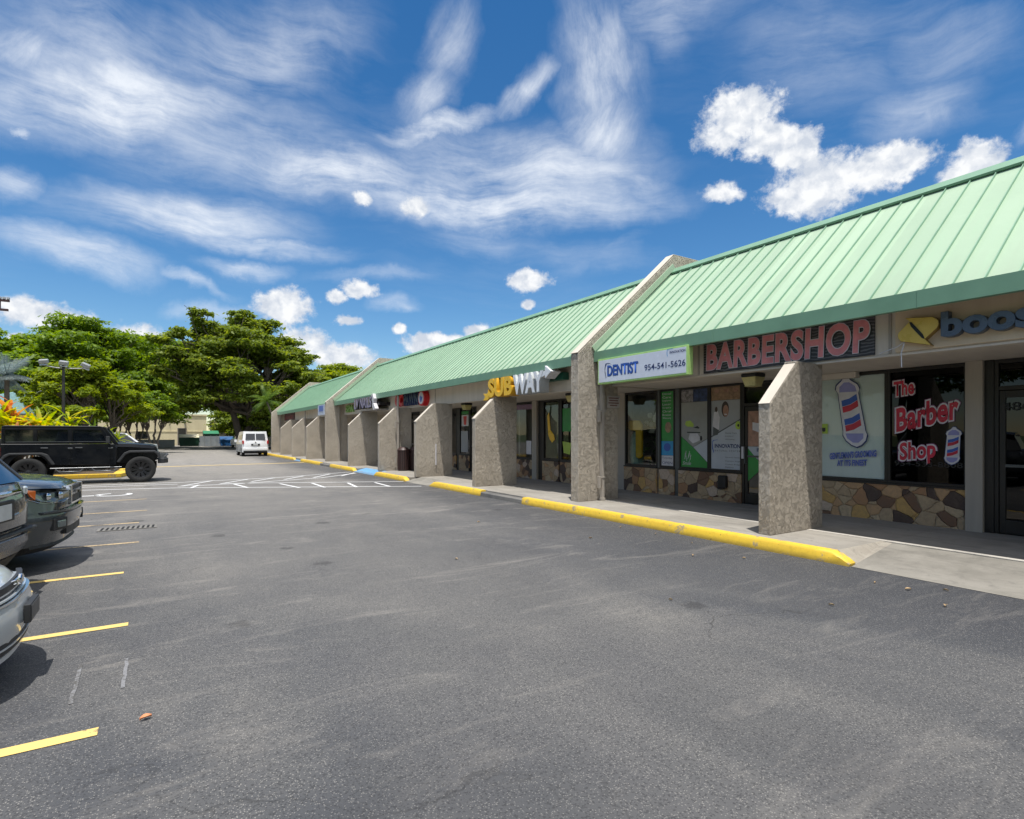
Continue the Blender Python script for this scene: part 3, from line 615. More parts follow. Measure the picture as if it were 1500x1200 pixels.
def pole_decal(parent, cx, z0, z1, w, x, lean, stripes=6):
    """flat printed barber pole: white body, slanting red and blue bands, domed caps"""
    def pt(u, v): return (cx - u*w/2 - lean*(v-.5), z0+(z1-z0)*v)
    cap = [pt(-1.25,.14),pt(-1.0,.05),pt(-.5,-.02),pt(0,-.05),pt(.5,-.02),pt(1.0,.05),pt(1.25,.14),pt(1.15,.2),pt(1.05,.80),pt(1.25,.86),pt(1.1,.93),pt(.5,1.0),pt(.2,1.06),pt(-.2,1.06),pt(-.5,1.0),pt(-1.1,.93),pt(-1.25,.86),pt(-1.05,.80),pt(-1.15,.2)]
    c = (sum(p[0] for p in cap)/len(cap), sum(p[1] for p in cap)/len(cap))
    poly('pole_outline', [(c[0]+(p[0]-c[0])*1.16, c[1]+(p[1]-c[1])*1.07) for p in cap], x+.003, NAVY, parent)
    poly('pole_rim', [(c[0]+(p[0]-c[0])*1.08, c[1]+(p[1]-c[1])*1.03) for p in cap], x+.002, PALE, parent)
    poly('pole_cap', [pt(-1,.83),pt(-.9,.92),pt(-.3,.99),pt(.3,.99),pt(.9,.92),pt(1,.83)], x+.001, LAV, parent)
    poly('pole_cap', [pt(-1,.15),pt(-.9,.07),pt(-.3,.0),pt(.3,.0),pt(.9,.07),pt(1,.15)], x+.001, LAV, parent)
    n = stripes
    for i in range(n):
        v = .18+.62*i/n; dv = .62/n
        if i % 3 == 2: continue
        poly('pole_stripe', [pt(-.92,v),pt(0,v+.03),pt(.92,v+.10),pt(.92,v+.10+dv*.95),pt(0,v+.03+dv*.95),pt(-.92,v+dv*.95)], x+.0005, CRIMSON if i%3==0 else BLUEV, parent)
pole_decal(bd, 3.645, 1.17, 1.68, .15, XW-.005, .03)
pole_decal(bf, 5.15, 1.46, 2.55, .30, XW-.005, -.16, 6)
outlined("GENTLEMAN'S GROOMING", 5.52, 4.74, 1.19, 1.30, XW-.004, bf, BLUEV, LAV, .008, .012, .10)
outlined('AT ITS FINEST', 5.39, 4.89, 1.05, 1.15, XW-.004, bf, BLUEV, LAV, .008, .012, .06)
poly('sticker', [(5.70,1.62),(5.56,1.62),(5.56,1.80),(5.70,1.80)], XW-.004, LIME, bf); poly('sticker_mark', [(5.66,1.73),(5.60,1.73),(5.60,1.67),(5.63,1.65),(5.66,1.67)], XW-.006, BLACK, bf)
MB().box(XW-.16, XW-.02, 5.0, 5.92, 2.60, 2.70).build('conduit_box', SOFFIT, plaza)
# --- dental office
solid(5.92, 6.33)
dd = door(6.33, 7.33, zt=2.20, hand=-1)
poly('poster', [(7.24,2.10),(6.42,2.10),(6.42,1.36),(7.24,1.36)], XW-.004, SKIN, dd); poly('poster', [(7.24,1.355),(6.42,1.355),(6.42,.95),(7.0,1.1)], XW-.004, GREYL, dd)
poly('poster', [(7.24,1.35),(7.0,1.1),(6.85,.94),(7.24,.60)], XW-.0045, GREENV, dd); poly('poster', [(7.1,1.86),(6.75,1.80),(6.6,1.62),(6.7,1.56),(7.1,1.70)], XW-.006, PALE, dd)
text_obj('lettering', 'INNOVATION', 7.0, 6.45, 1.25, 1.33, XW-.007, NAVY, dd, bold=.03)
MB().box(XW-.06, XW-.02, 7.275, 7.325, 1.1, 1.35).build('door_closer_plate', PALE, dd)
w1 = window(7.335, 8.17, zb=.80, zt=2.70); w2 = window(8.171, 9.02, zb=.80, zt=2.70)
solid(9.021, 9.15, 'mullion_post', ALUG)
w3 = window(9.151, 9.63, zb=.80, zt=2.70); solid(9.631, 9.70, 'mullion_post', ALUG); w4 = window(9.701, 10.84, zb=.80, zt=2.70, glass=DARKGLASS if False else GLASS)
solid(10.841, 13.05)
X1 = XW-.004
poly('poster', [(8.13,2.65),(7.38,2.65),(7.38,2.36),(8.13,2.36)], X1, BROWNP, w1)
for k in range(3): poly('poster_print', [(8.05-k*.24,2.60),(7.90-k*.24,2.60),(7.93-k*.24,2.52),(8.02-k*.24,2.52)], X1-.002, SKIN, w1)
poly('poster', [(8.13,2.355),(7.38,2.355),(7.38,1.93),(8.13,1.55)], X1, GREYV, w1)
poly('poster', [(8.13,1.54),(7.38,1.92),(7.38,.85),(8.13,.85)], X1, GREYL, w1); poly('poster_print', [(8.13,1.565),(7.38,1.945),(7.38,1.915),(8.13,1.535)], X1-.001, ALUG, w1)
# the smiling portrait: hair, face, and a seated figure beside it
def disc(name, cy, cz, ry, rz, x, mt, parent, n=18): poly(name, [(cy-ry*math.cos(2*math.pi*i/n), cz+rz*math.sin(2*math.pi*i/n)) for i in range(n)], x, mt, parent)
disc('poster_print', 7.76, 2.16, .095, .17, X1-.002, simple('dark_hair_print', (.05,.035,.03), .5), w1); disc('poster_print', 7.745, 2.12, .07, .13, X1-.003, SKIN, w1)
poly('poster_print', [(7.79,2.06),(7.71,2.05),(7.73,2.03),(7.77,2.03)], X1-.004, PALE, w1)
poly('poster_print', [(8.05,2.10),(7.95,2.12),(7.90,1.98),(7.92,1.72),(8.02,1.66),(8.09,1.80)], X1-.002, PALE, w1); disc('poster_print', 7.99, 2.16, .035, .06, X1-.003, simple('brown_hair_print', (.07,.05,.04), .5), w1)
poly('poster_print', [(8.07,1.78),(7.92,1.70),(7.95,1.60),(8.08,1.57)], X1-.003, ALUG, w1)
text_obj('lettering', 'INNOVATION', 8.03, 7.39, 1.31, 1.40, X1-.003, NAVY, w1, bold=.03); text_obj('lettering', 'NATURAL CENTER', 8.03, 7.39, 1.23, 1.27, X1-.003, ALUG, w1, spacing=1.4)
poly('logo_arc', [(8.08,1.48),(8.10,1.42),(8.10,1.30),(8.06,1.20),(8.045,1.21),(8.08,1.32),(8.085,1.42),(8.06,1.47),(7.95,1.485),(7.95,1.495)], X1-.003, BLUEV, w1)
for i, (t, z) in enumerate((('Dental Care',1.62),('Implants',1.55),('Whitening',1.48),('General Dentistry',1.09),('Cosmetic Surgery',1.01),('Crowns, Bridges',.94),('Dentures',.88))):
    text_obj('lettering', t, 7.76, 7.76-.026*len(t), z, z+.035, X1-.003, ALUG, w1)
disc('sticker', 7.435, 1.80, .075, .09, X1-.003, LIME, w1); disc('sticker_mark', 7.435, 1.80, .025, .035, X1-.005, BLACK, w1, 6)
poly('poster', [(8.98,2.65),(8.63,2.65),(8.63,2.36),(8.98,2.36)], X1, simple('black_white_print', (.24,.22,.22), .5, var=.8, scale=14), w2); poly('poster', [(8.62,2.65),(8.22,2.65),(8.22,2.36),(8.62,2.36)], X1, simple('blue_print', (.03,.05,.12), .5, var=.8, scale=9), w2)
poly('poster', [(8.98,2.355),(8.22,2.355),(8.22,1.52),(8.63,1.32),(8.98,1.57)], X1, simple('room_print', (.30,.30,.28), .5, var=.12, scale=3), w2)
poly('poster', [(8.62,1.315),(8.22,1.51),(8.22,.97)], X1, GREYL, w2); poly('poster', [(8.98,1.565),(8.635,1.315),(8.22,.96),(8.22,.85),(8.98,.85)], X1, GREENV, w2)
# dental chair picture
poly('poster_print', [(8.83,1.92),(8.70,1.93),(8.60,1.84),(8.62,1.78),(8.80,1.79),(8.86,1.84)], X1-.002, LIME, w2); poly('poster_print', [(8.80,1.67),(8.42,1.66),(8.42,1.64),(8.80,1.645)], X1-.002, BLACK, w2)
poly('poster_print', [(8.62,1.76),(8.50,1.80),(8.44,1.76),(8.46,1.74),(8.56,1.755)], X1-.002, BLACK, w2); poly('poster_print', [(8.72,1.63),(8.50,1.63),(8.40,1.50),(8.46,1.46),(8.63,1.40),(8.76,1.50)], X1-.002, PALE, w2); disc('poster_print', 8.40, 1.52, .035, .06, X1-.003, BLACK, w2, 8)
for i in range(7): # white scribbled script at the foot of the green field
    a = random.uniform(-.6,.9); cy, cz = 8.87-.028*i, 1.10+.05*math.sin(i*2.1)
    poly('poster_print', [(cy,cz-.07),(cy-.012,cz-.07),(cy-.012-a*.05,cz+.08),(cy-a*.05,cz+.08)], X1-.002, PALE, w2)
text_obj('lettering', 'Smile', 8.93, 8.68, .90, .98, X1-.003, PALE, w2, shear=.4)
# green service strip
poly('poster', [(9.585,2.65),(9.20,2.65),(9.20,1.45),(9.585,1.45)], X1, GREENV, w3); poly('poster', [(9.585,1.445),(9.20,1.445),(9.20,1.10),(9.585,1.10)], X1, CYAN, w3); poly('poster', [(9.585,1.095),(9.20,1.095),(9.20,.85),(9.585,.85)], X1, PALE, w3)
for i in range(8): text_obj('lettering', ['Dental','Care','Implants','Laser','Surgery','Oral','Braces','Whitening'][i], 9.55, 9.28, 2.57-i*.085, 2.62-i*.085, X1-.002, PALE, w3)
disc('poster_print', 9.37, 1.78, .10, .13, X1-.002, BROWNP, w3); disc('poster_print', 9.40, 1.30, .11, .10, X1-.002, BLUEV, w3); text_obj('lettering', 'Tuesday', 9.56, 9.24, 1.01, 1.06, X1-.002, NAVY, w3); text_obj('lettering', 'OPEN', 9.56, 9.24, .89, .95, X1-.002, NAVY, w3)
# things standing inside the dentist's window
bal = [(10.99,1.83),(10.88,1.98),(10.52,1.98),(10.42,1.86),(10.42,1.02),(10.52,.97),(10.64,1.02),(10.65,1.70),(10.86,1.72)]
bo = MB().prism_x([(y-.06,z) for y,z in bal], XW+.10, XW+.18).build('number_balloon', simple('gold_foil', (.85,.52,.02), .35, .1), None, bevel=.025, segs=3, smooth=50)
tag(bo, 'yellow foil number one balloon standing inside the dental office window', 'balloon')
pp = empty('potted_plant', (XW+.55, 10.25, .15)); tag(pp, 'potted white-flowering plant standing inside the dental office window', 'plant')
MB().lathe([(0,0),(.16,0),(.21,.35),(.19,.36),(.17,.30),(0,.30)], n=20).build('pot', WHITE, pp, smooth=40)
lf = MB(); rr_ = random.Random(4)
for k in range(70):
    a = rr_.random()*6.28; h0 = .5+1.4*rr_.random(); q = .12+.25*rr_.random(); x_, y_ = q*math.cos(a), q*math.sin(a); t_ = rr_.random()*6.28
    lf.add([(x_,y_,h0),(x_+.10*math.cos(t_),y_+.10*math.sin(t_),h0+.05),(x_+.2*math.cos(t_+.2),y_+.2*math.sin(t_+.2),h0-.03),(x_+.10*math.cos(t_+.6),y_+.10*math.sin(t_+.6),h0+.03)], [(0,1,2,3)])
lf.build('foliage', simple('indoor_leaf', (.10,.20,.04), .5), pp)
fl_ = MB()
for k in range(16):
    a = rr_.random()*6.28; q = .1+.2*rr_.random(); fl_.obox((q*math.cos(a),q*math.sin(a),1.55+.5*rr_.random()),(.12,.10,.14),Matrix.Rotation(a,3,'Z'))
fl_.build('flowers', WHITE, pp, bevel=.04); MB().tube([(0,0,.3),(0,0,1.7)], .02).build('stem', BLACK, pp)
bg_ = MB().lathe([(0,0),(.17,.02),(.20,.35),(.16,.75),(.08,.88),(0,.9)], n=20, c=(XW+.30,10.72,.80)).build('ceramic_vase', simple('pale_green_glaze', (.42,.58,.50), .3)); tag(bg_, 'tall pale green vase beside the yellow balloon in the dental window', 'vase')
# --- sandwich shop
sw = window(13.051, 13.62, zb=.8, zt=2.70); sw2 = window(13.70, 14.56, zb=.8, zt=2.70); solid(13.621, 13.699, 'mullion_post', ALU)
solid(14.561, 14.82, 'mullion_post', ALU); solid(14.821, 15.08, 'pilaster', WALLP, XW-.10); sw3 = window(15.081, 16.9, zb=.8, zt=2.70)
MB().box(XW+.05, XW+.055, 13.75, 14.5, .86, 2.62).build('window_film', simple('olive_film', (.12,.15,.07), .6, var=.3, scale=3), sw2)
poly('poster_print', [(14.36,2.2),(14.26,2.3),(14.18,1.75),(14.0,1.6),(13.95,1.45),(14.1,1.35),(14.22,1.45),(14.30,1.6)], X1, YEL, sw2)
poly('poster', [(13.56,2.4),(13.1,2.4),(13.1,1.7),(13.56,1.7)], X1, GREENV, sw); poly('poster', [(13.56,1.4),(13.12,1.35),(13.2,1.0),(13.5,1.05)], X1, LIME, sw)
poly('poster', [(16.6,2.62),(15.2,2.62),(15.2,2.45),(16.6,2.45)], X1, simple('mauve_vinyl', (.20,.12,.19), .4), sw3); poly('poster', [(15.55,1.4),(15.25,1.4),(15.25,.95),(15.55,.95)], X1, PALE, sw3)
solid(16.901, 19.0); d3 = door(19.001, 19.55, hand=1); w5 = window(19.551, 20.45, zb=.8, zt=2.70); solid(20.451, 20.72, 'mullion_post', ALU); w6 = window(20.721, 21.7, zb=.8, zt=2.70, glass=DARKGLASS)
poly('poster', [(20.3,2.55),(19.7,2.55),(19.7,2.42),(20.3,2.42)], X1, GREENV, w5); poly('poster', [(20.3,2.40),(19.7,2.40),(19.7,1.95),(20.3,1.95)], X1, PALE, w5); poly('poster_print', [(20.15,2.35),(19.85,2.35),(19.9,2.0),(20.1,2.0)], X1-.002, RED, w5)
poly('poster', [(20.35,1.75),(19.75,1.75),(19.75,.9),(20.35,.9)], X1, GREYV, w5)
# --- pawn shop and beyond
solid(21.701, 24.6); d4 = door(24.601, 25.7, DARKGLASS); window(25.701, 27.9, nmull=(26.8,), glass=DARKGLASS)
solid(27.901, 30.7); door(30.701, 31.8, DARKGLASS); window(31.801, 35.5, nmull=(33,34.2), glass=DARKGLASS); solid(35.501, 38.0); door(38.001, 39.1, DARKGLASS); window(39.101, 42.5, nmull=(40.8,), glass=DARKGLASS); solid(42.501, 44.5); window(44.501, 48.48, nmull=(46.5,), glass=DARKGLASS)
# downspouts
def downspout(x, y, z1, side=-1, straps=(.65,2.1)):
    m = MB().box(x-.032, x+.032, y-.045, y+.045, .16, z1).box(x-.045,x+.045,y-.06,y+.05,.15,.21)
    for z in straps: m.box(x-.09, x+.075, y-.055, y-.048, z, z+.03).box(x-.125,x-.085,y-.06,y+.02,z-.22,z+.04)
    return m.build('downspout', GUTTER, plaza, bevel=.004)
downspout(8.24, 9.32, 2.72); downspout(8.14, 21.55, 3.2); downspout(8.3, 30.93, 3.2, straps=()); downspout(8.2, 38.93, 3.2, straps=()); downspout(8.25, 48.42, 3.2, straps=()); 
MB().tube([(8.12,17.81,.55),(8.12,17.81,1.28)], .022).build('conduit', PALE, plaza)
# small notice on the shaded side of the parapet wall
pn = MB().box(8.42, 8.80, 9.352, 9.362, 2.20, 2.47).build('pier_notice', simple('notice_metal', (.40,.37,.34), .5), None)
tag(pn, 'small weathered tow-away notice plate on the shaded pier beside the dentist shopfront', 'notice')
nl = MB()
for i, wd in enumerate((.30,.26,.31,.22)): nl.box(8.61-wd/2, 8.61+wd/2, 9.349, 9.3515, 2.41-i*.055, 2.435-i*.055)
nl.build('notice_text', simple('faded_maroon', (.17,.08,.07), .6), pn)

# ------------------------------------------------------------------ signs over the shops
# dentist light box
dr_ = empty('shop_sign', (8.1,8.0,2.69)); tag(dr_, 'white DENTIST light box sign with green edge and phone number', 'sign', None)
def adopt(o, parent):
    o.parent = parent; o.matrix_parent_inverse = Matrix.Translation(-Vector(parent.location)); return o
adopt(MB().box(8.005, 8.15, 6.76, 9.19, 2.685, 3.222).build('sign_box', SIGNG, None, bevel=.006), dr_)
adopt(MB().box(8.151, 8.598, 7.2, 7.26, 2.9, 2.96).box(8.151,8.598,8.7,8.76,2.9,2.96).build('bracket', GUTTER), dr_)
x = 8.0; kk = .949
def kz(z): return 1.6+(z-1.6)*kk
adopt(MB().box(x, 8.008, 6.795, 9.155, 2.722, 3.19).build('sign_face', SIGNW), dr_)
adopt(text_obj('lettering', 'DENTIST', 9.36*kk, 8.42*kk, kz(2.905), kz(3.145), x-.003, BLUEV, bold=.022), dr_)
adopt(text_obj('lettering_shade', 'DENTIST', 9.345*kk, 8.405*kk, kz(2.892), kz(3.133), x-.0015, NAVY, bold=.03), dr_)
adopt(text_obj('lettering', '954-541-5626', 8.23*kk, 7.17*kk, kz(2.915), kz(3.04), x-.003, NAVY, bold=.012), dr_)
adopt(text_obj('lettering', 'INNOVATION', 7.56*kk, 7.17*kk, kz(3.185), kz(3.235), x-.003, NAVY, bold=.02), dr_)
adopt(MB().wall([(y*kk,kz(z)) for y,z in [(9.42,3.19),(9.445,3.10),(9.44,2.98),(9.39,2.87),(9.405,2.86),(9.42,2.93),(9.428,3.05),(9.415,3.13),(9.37,3.18),(9.27,3.175),(9.20,3.14),(9.28,3.19),(9.37,3.20)]], x-.003).build('logo_swoosh', NAVY), dr_)
adopt(MB().wall([(y*kk,kz(z)) for y,z in [(7.62,3.28),(7.635,3.21),(7.62,3.14),(7.61,3.14),(7.623,3.21),(7.61,3.27),(7.48,3.275),(7.48,3.285)]], x-.003).build('logo_swoosh', CYAN), dr_)
# barber shop banner
bb = empty('shop_banner', (8.6,5.4,2.74)); tag(bb, 'dark striped banner with big faded red BARBERSHOP lettering over the pillar', 'banner')
m_, nt_, b_, geo_, obj_, _ = material('banner_print')
wv = nt_.node('ShaderNodeTexWave', wave_type='BANDS', bands_direction='Z', ins={'Vector':geo_,'Scale':6.5,'Distortion':6,'Detail':2,'Detail Scale':.7}).outputs[1]
setb(nt_, b_, color=nt_.mix(nt_.rng(wv,.55,.9), (.035,.032,.036), (.13,.125,.13)), rough=.45)
adopt(MB().box(8.572, 8.598, 3.93, 6.87, 2.735, 3.335).build('banner_panel', m_), bb)
for dz_, mt, dx_, bo_ in ((0, PINK, -.006, .035),(0, PALE, -.003, .055),(-.012, BLACK, -.001, .062)):
    adopt(text_obj('lettering', 'BARBERSHOP', 6.80+(.012 if mt is not PINK else 0), 3.99-(.012 if mt is not PINK else 0)-(.02 if mt is BLACK else 0), 2.785+dz_-(.01 if mt is PALE else 0), 3.265+dz_+(.01 if mt is PALE else 0), 8.568+dx_, mt, bold=bo_, spacing=1.08, shear=.05), bb)
# phone shop sign
bs = empty('shop_sign', (8.6,2,2.76)); tag(bs, 'slate rounded lettering sign with yellow arrow emblem on a tan panel', 'sign')
adopt(MB().box(8.560, 8.598, -3.0, 3.66, 2.735, 3.33).build('back_panel', TAN, bevel=.003), bs)
out_ = [(3.5,3.17),(3.18,3.13),(3.12,3.08),(3.11,3.03),(3.13,2.98),(3.27,2.85),(3.2,2.76),(3.55,2.86),(3.58,2.90),(3.59,2.95),(3.58,2.98),(3.44,3.12)]
slot = [(3.445,3.10),(3.42,3.10),(3.29,2.92),(3.265,2.85),(3.30,2.87),(3.425,3.04)]
adopt(MB().prism_x(out_, 8.46, 8.558).build('emblem', simple('mustard_return', (.30,.18,.04), .4), bevel=.004), bs)
cxy = (3.35, 2.97)
adopt(MB().prism_x([(cxy[0]+(p[0]-cxy[0])*.97, cxy[1]+(p[1]-cxy[1])*.96) for p in out_], 8.452, 8.459).build('emblem_face', YELM), bs)
adopt(MB().prism_x(slot, 8.446, 8.451).build('emblem_slot', BLACK), bs)
adopt(text_obj('lettering_return', 'boost mobile', 3.09, .62, 2.84, 3.17, 8.50, SLATE, bold=.045, depth=.11, spacing=1.0), bs)
adopt(text_obj('lettering', 'boost mobile', 3.084, .626, 2.846, 3.164, 8.442, SLATEF, bold=.038, depth=.004, spacing=1.0), bs)
cw = MB().tube([(8.5,3.52,2.86),(8.49,3.60,2.80),(8.50,3.83,2.735)], .006).tube([(8.5,3.52,2.86),(8.45,3.54,2.7),(8.45,3.535,2.51)], .007).build('hanging_cable', PALE)
tag(cw, 'thin white cable dangling below the yellow arrow emblem', 'cable')
# sandwich shop sign
ss = empty('shop_sign', (8.6,12.5,2.62)); tag(ss, 'big three-dimensional yellow and white SUBWAY letters with arrow tails', 'sign')
adopt(MB().box(8.40, 8.598, 10.95, 13.9, 2.97, 3.15).build('raceway', DKG, bevel=.004), ss)
def chan(body, yl, yr, z0, z1, face, ret, bold=.05, spacing=1.0):
    adopt(text_obj('letters', body, yl, yr, z0, z1, 8.13, ret, bold=bold, depth=.30, spacing=spacing), ss)
    adopt(text_obj('letter_faces', body, yl-.01, yr+.01, z0+.01, z1-.01, 7.972, face, bold=bold-.008, depth=.006, spacing=spacing), ss)
YRET = simple('letter_return_yellow', (.62,.33,.02), .4)
chan('SUB', 13.92, 12.62, 2.66, 3.20, YEL, YRET); chan('WAY', 12.58, 11.18, 2.66, 3.20, SUBW, SUBS)
adopt(MB().prism_x([(13.72,2.74),(13.95,2.60),(14.22,2.60),(14.10,2.70),(14.22,2.80),(14.02,2.78),(13.86,2.86)], 7.98, 8.28).build('arrow_tail', YEL, bevel=.006), ss)
adopt(MB().prism_x([(11.45,3.10),(11.22,3.16),(11.12,3.16),(11.12,3.30),(10.86,3.14),(11.12,2.98),(11.12,3.06),(11.30,3.02)], 7.98, 8.28).build('arrow_tail', SUBW, bevel=.006), ss)
# pawn shop sign
ps = empty('shop_sign', (8.6,21,2.76)); tag(ps, 'red and navy PAWN letters with a round red and white emblem', 'sign')
adopt(text_obj('letters', 'GC', 22.6, 21.72, 2.78, 3.27, 8.50, RED, bold=.05, depth=.18), ps)
adopt(text_obj('letters', 'PAWN', 21.62, 20.12, 2.78, 3.27, 8.50, NAVY, bold=.045, depth=.18), ps)
adopt(text_obj('letter_faces', 'PAWN', 21.60, 20.14, 2.79, 3.26, 8.405, simple('navy_face', (.03,.05,.10), .3), bold=.03, depth=.004), ps)
def disc_x(r, x0, x1, cy, cz, mt, name, n=28): return adopt(MB().prism_x([(cy+r*math.cos(2*math.pi*i/n), cz+r*math.sin(2*math.pi*i/n)) for i in range(n)], x0, x1).build(name, mt), ps)
disc_x(.30, 8.38, 8.597, 19.72, 3.0, RED, 'emblem_ring'); disc_x(.235, 8.372, 8.379, 19.74, 3.0, PALE, 'emblem_face')
adopt(MB().wall([(19.84,3.06),(19.76,3.10),(19.70,3.02),(19.64,3.08),(19.60,3.0),(19.68,2.86),(19.78,2.84),(19.83,2.95)], 8.37).build('emblem_figure', BLUEV), ps)
# nail salon sign
ns = empty('shop_sign', (8.3,25,2.7)); tag(ns, 'black and lavender NAILS letters overlapping the green fascia', 'sign')
adopt(MB().box(8.10, 8.597, 23.7, 26.6, 2.90, 3.05).build('raceway', BLACK), ns)
adopt(text_obj('letters', 'LV NAILS', 26.8, 24.15, 2.80, 3.32, 7.99, BLACK, bold=.05, depth=.18, shear=.1), ns)
adopt(text_obj('letter_faces', 'LV NAILS', 26.78, 24.17, 2.82, 3.30, 7.895, simple('lavender_face', (.30,.27,.38), .3), bold=.02, depth=.004, shear=.1), ns)
adopt(MB().prism_x([(24.25,3.40),(24.05,3.42),(23.9,3.2),(23.95,3.0),(23.7,2.75),(23.95,2.68),(24.15,2.85),(24.1,3.05),(24.3,3.15)], 7.92, 8.08).build('emblem', PALE, bevel=.01), ns)
adopt(MB().box(7.96, 8.597, 23.9, 26.2, 2.70, 2.76).build('lower_rail', GUTTER), ns)
gs = empty('shop_sign', (8.6,29.7,2.8)); tag(gs, 'small pale green lettering sign next to the second stucco parapet', 'sign')
adopt(text_obj('letters', 'SPA', 30.4, 29.0, 2.80, 3.2, 8.55, simple('leaf_green_plastic', (.22,.42,.10), .4), bold=.04, depth=.08), gs)
fs = empty('shop_sign', (8.6,46,2.8)); tag(fs, 'dark maroon banner with faint red lettering at the far end shop', 'sign')
adopt(MB().box(8.56,8.597,44.3,48.3,2.74,3.35).build('panel', simple('maroon_panel', (.07,.02,.025), .5)), fs); adopt(text_obj('lettering', 'LAUNDRY', 48.1, 44.6, 2.84, 3.10, 8.555, simple('dull_red', (.24,.05,.06), .5), bold=.03), fs)
fb = empty('shop_sign', (8.2,33.5,2.8)); tag(fb, 'blue and white panel sign beyond the second stucco parapet', 'sign')
adopt(MB().box(8.0,8.04,33.0,34.5,2.76,3.36).build('panel', simple('pale_blue_panel', (.50,.56,.68), .4)), fb); adopt(MB().prism_x([(34.2,2.98),(33.2,2.98),(33.2,3.30),(34.2,3.30)],7.99,7.998).build('panel_print', simple('blue_print_b', (.13,.2,.5), .4)), fb); adopt(MB().box(8.041,8.598,33.7,33.76,3.0,3.06).build('bracket', GUTTER), fb)
# ------------------------------------------------------------------ soffit lights
LENS = simple('yellowed_lens', (.50,.43,.17), .35, var=.15, scale=10)
def soffit_light(x, y, label):
    o = empty('canopy_light', (x,y,2.70)); tag(o, label, 'light', 'lights under the canopy')
    MB().box(-.15,.15,-.15,.15,-.07,-.002).build('housing', BLACK, o, bevel=.02)
    MB().add([(-.145,-.145,-.072),(.145,-.145,-.072),(.145,.145,-.072),(-.145,.145,-.072),(-.10,-.10,-.235),(.10,-.10,-.235),(.10,.10,-.235),(-.10,.10,-.235)],[(0,1,5,4),(1,2,6,5),(2,3,7,6),(3,0,4,7),(7,6,5,4)]).build('lens', LENS, o, bevel=.012)
    return o
soffit_light(8.98, 6.12, 'boxy canopy light with yellowed lens under the red lettered banner')
soffit_light(9.2, 11.55, 'boxy canopy light with yellowed lens half hidden by the tall stucco parapet wall')
soffit_light(9.0, 17.2, 'boxy canopy light with yellowed lens beyond the yellow and white letters')
# litter bins by the pawn shop
BIN = simple('dark_maroon_plastic', (.045,.022,.02), .5)
for x, y, lb in ((8.30,21.36,'dark maroon slatted litter bin behind the pier, the one closer to the kerb'),(8.80,21.34,'dark maroon slatted litter bin behind the pier, the one closer to the shops')):
    o = empty('litter_bin', (x,y,.15)); tag(o, lb, 'litter bin', 'litter bins by the pier')
    MB().lathe([(.20,0),(.21,.03),(.22,.80),(.20,.82),(.0,.82)], n=24).build('body', BLACK, o, smooth=30)
    sl2 = MB()
    for i in range(20):
        a = 2*math.pi*i/20; sl2.obox((.228*math.cos(a), .228*math.sin(a), .42), (.014,.045,.76), Matrix.Rotation(a,3,'Z'))
    sl2.build('slats', BIN, o); MB().lathe([(.24,.80),(.245,.84),(.17,.93),(.10,.95),(.0,.95)], n=24).build('lid', BIN, o, smooth=30)
# small black letter box fixed to the stone base
lb = MB().box(XW-.17, XW-.06, 7.64, 7.84, .44, .72).build('letter_box', BLACK, None, bevel=.03, segs=3); tag(lb, 'small black box fixed to the flagstone base below the dental posters', 'letter box')
# ------------------------------------------------------------------ vehicles (local axes: x forward, y left, z up)
def carpaint(name, c, metal=.3, rough=.3):
    m, nt, b, geo, obj, out = material(name)
    fl = nt.noise(obj, 900, 1, .5); d = nt.noise(obj, 3, 4, .6)
    col = nt.mix(nt.rng(fl,.4,.7,0,.25), c, tuple(min(1,v*1.6) for v in c))
    col = nt.mix(nt.rng(d,.45,.75,0,.03), col, (.25,.23,.2))
    setb(nt, b, color=col, rough=nt.rng(d,.3,.7,rough-.05,rough+.08), metal=metal, coat=.35 if name.startswith('black') else 1., coatr=.04, spec=.2 if name.startswith('black') else .5)
    return m
SILVER = carpaint('silver_blue_paint', (.42,.45,.47), .12); DGREY = carpaint('dark_grey_paint', (.045,.048,.055), .4); DTEAL = carpaint('dark_slate_green_paint', (.040,.050,.060), .4); JBLACK = carpaint('black_car_paint', (.003,.004,.006), .0, .3); CWHITE = carpaint('white_car_paint', (.74,.75,.76), 0, .3)
CARGLASS = simple('car_glass', (.006,.008,.010), .04, coat=1., var=.0); RUBBER = simple('tyre_rubber', (.018,.018,.018), .85, bump=.002); CHROME = simple('chrome', (.72,.73,.74), .12, 1., .05); TRIM = simple('black_trim_plastic', (.022,.023,.025), .55); AMBER = simple('amber_lens', (.42,.10,.02), .2, coat=1.); LAMPC = simple('clear_lamp_lens', (.50,.54,.56), .08, .35, .25, 14, coat=1.); REDL = simple('red_tail_lens', (.45,.01,.015), .15, coat=1.); PLATE = simple('licence_plate_face', (.55,.56,.55), .5); RIMS = simple('silver_rim', (.42,.43,.45), .3, .8); RIMB = simple('black_rim', (.03,.03,.032), .3, .6); STEPG = simple('grey_step_tube', (.16,.165,.17), .35, .6); WELL = simple('wheel_well', (.008,.008,.008), .95)

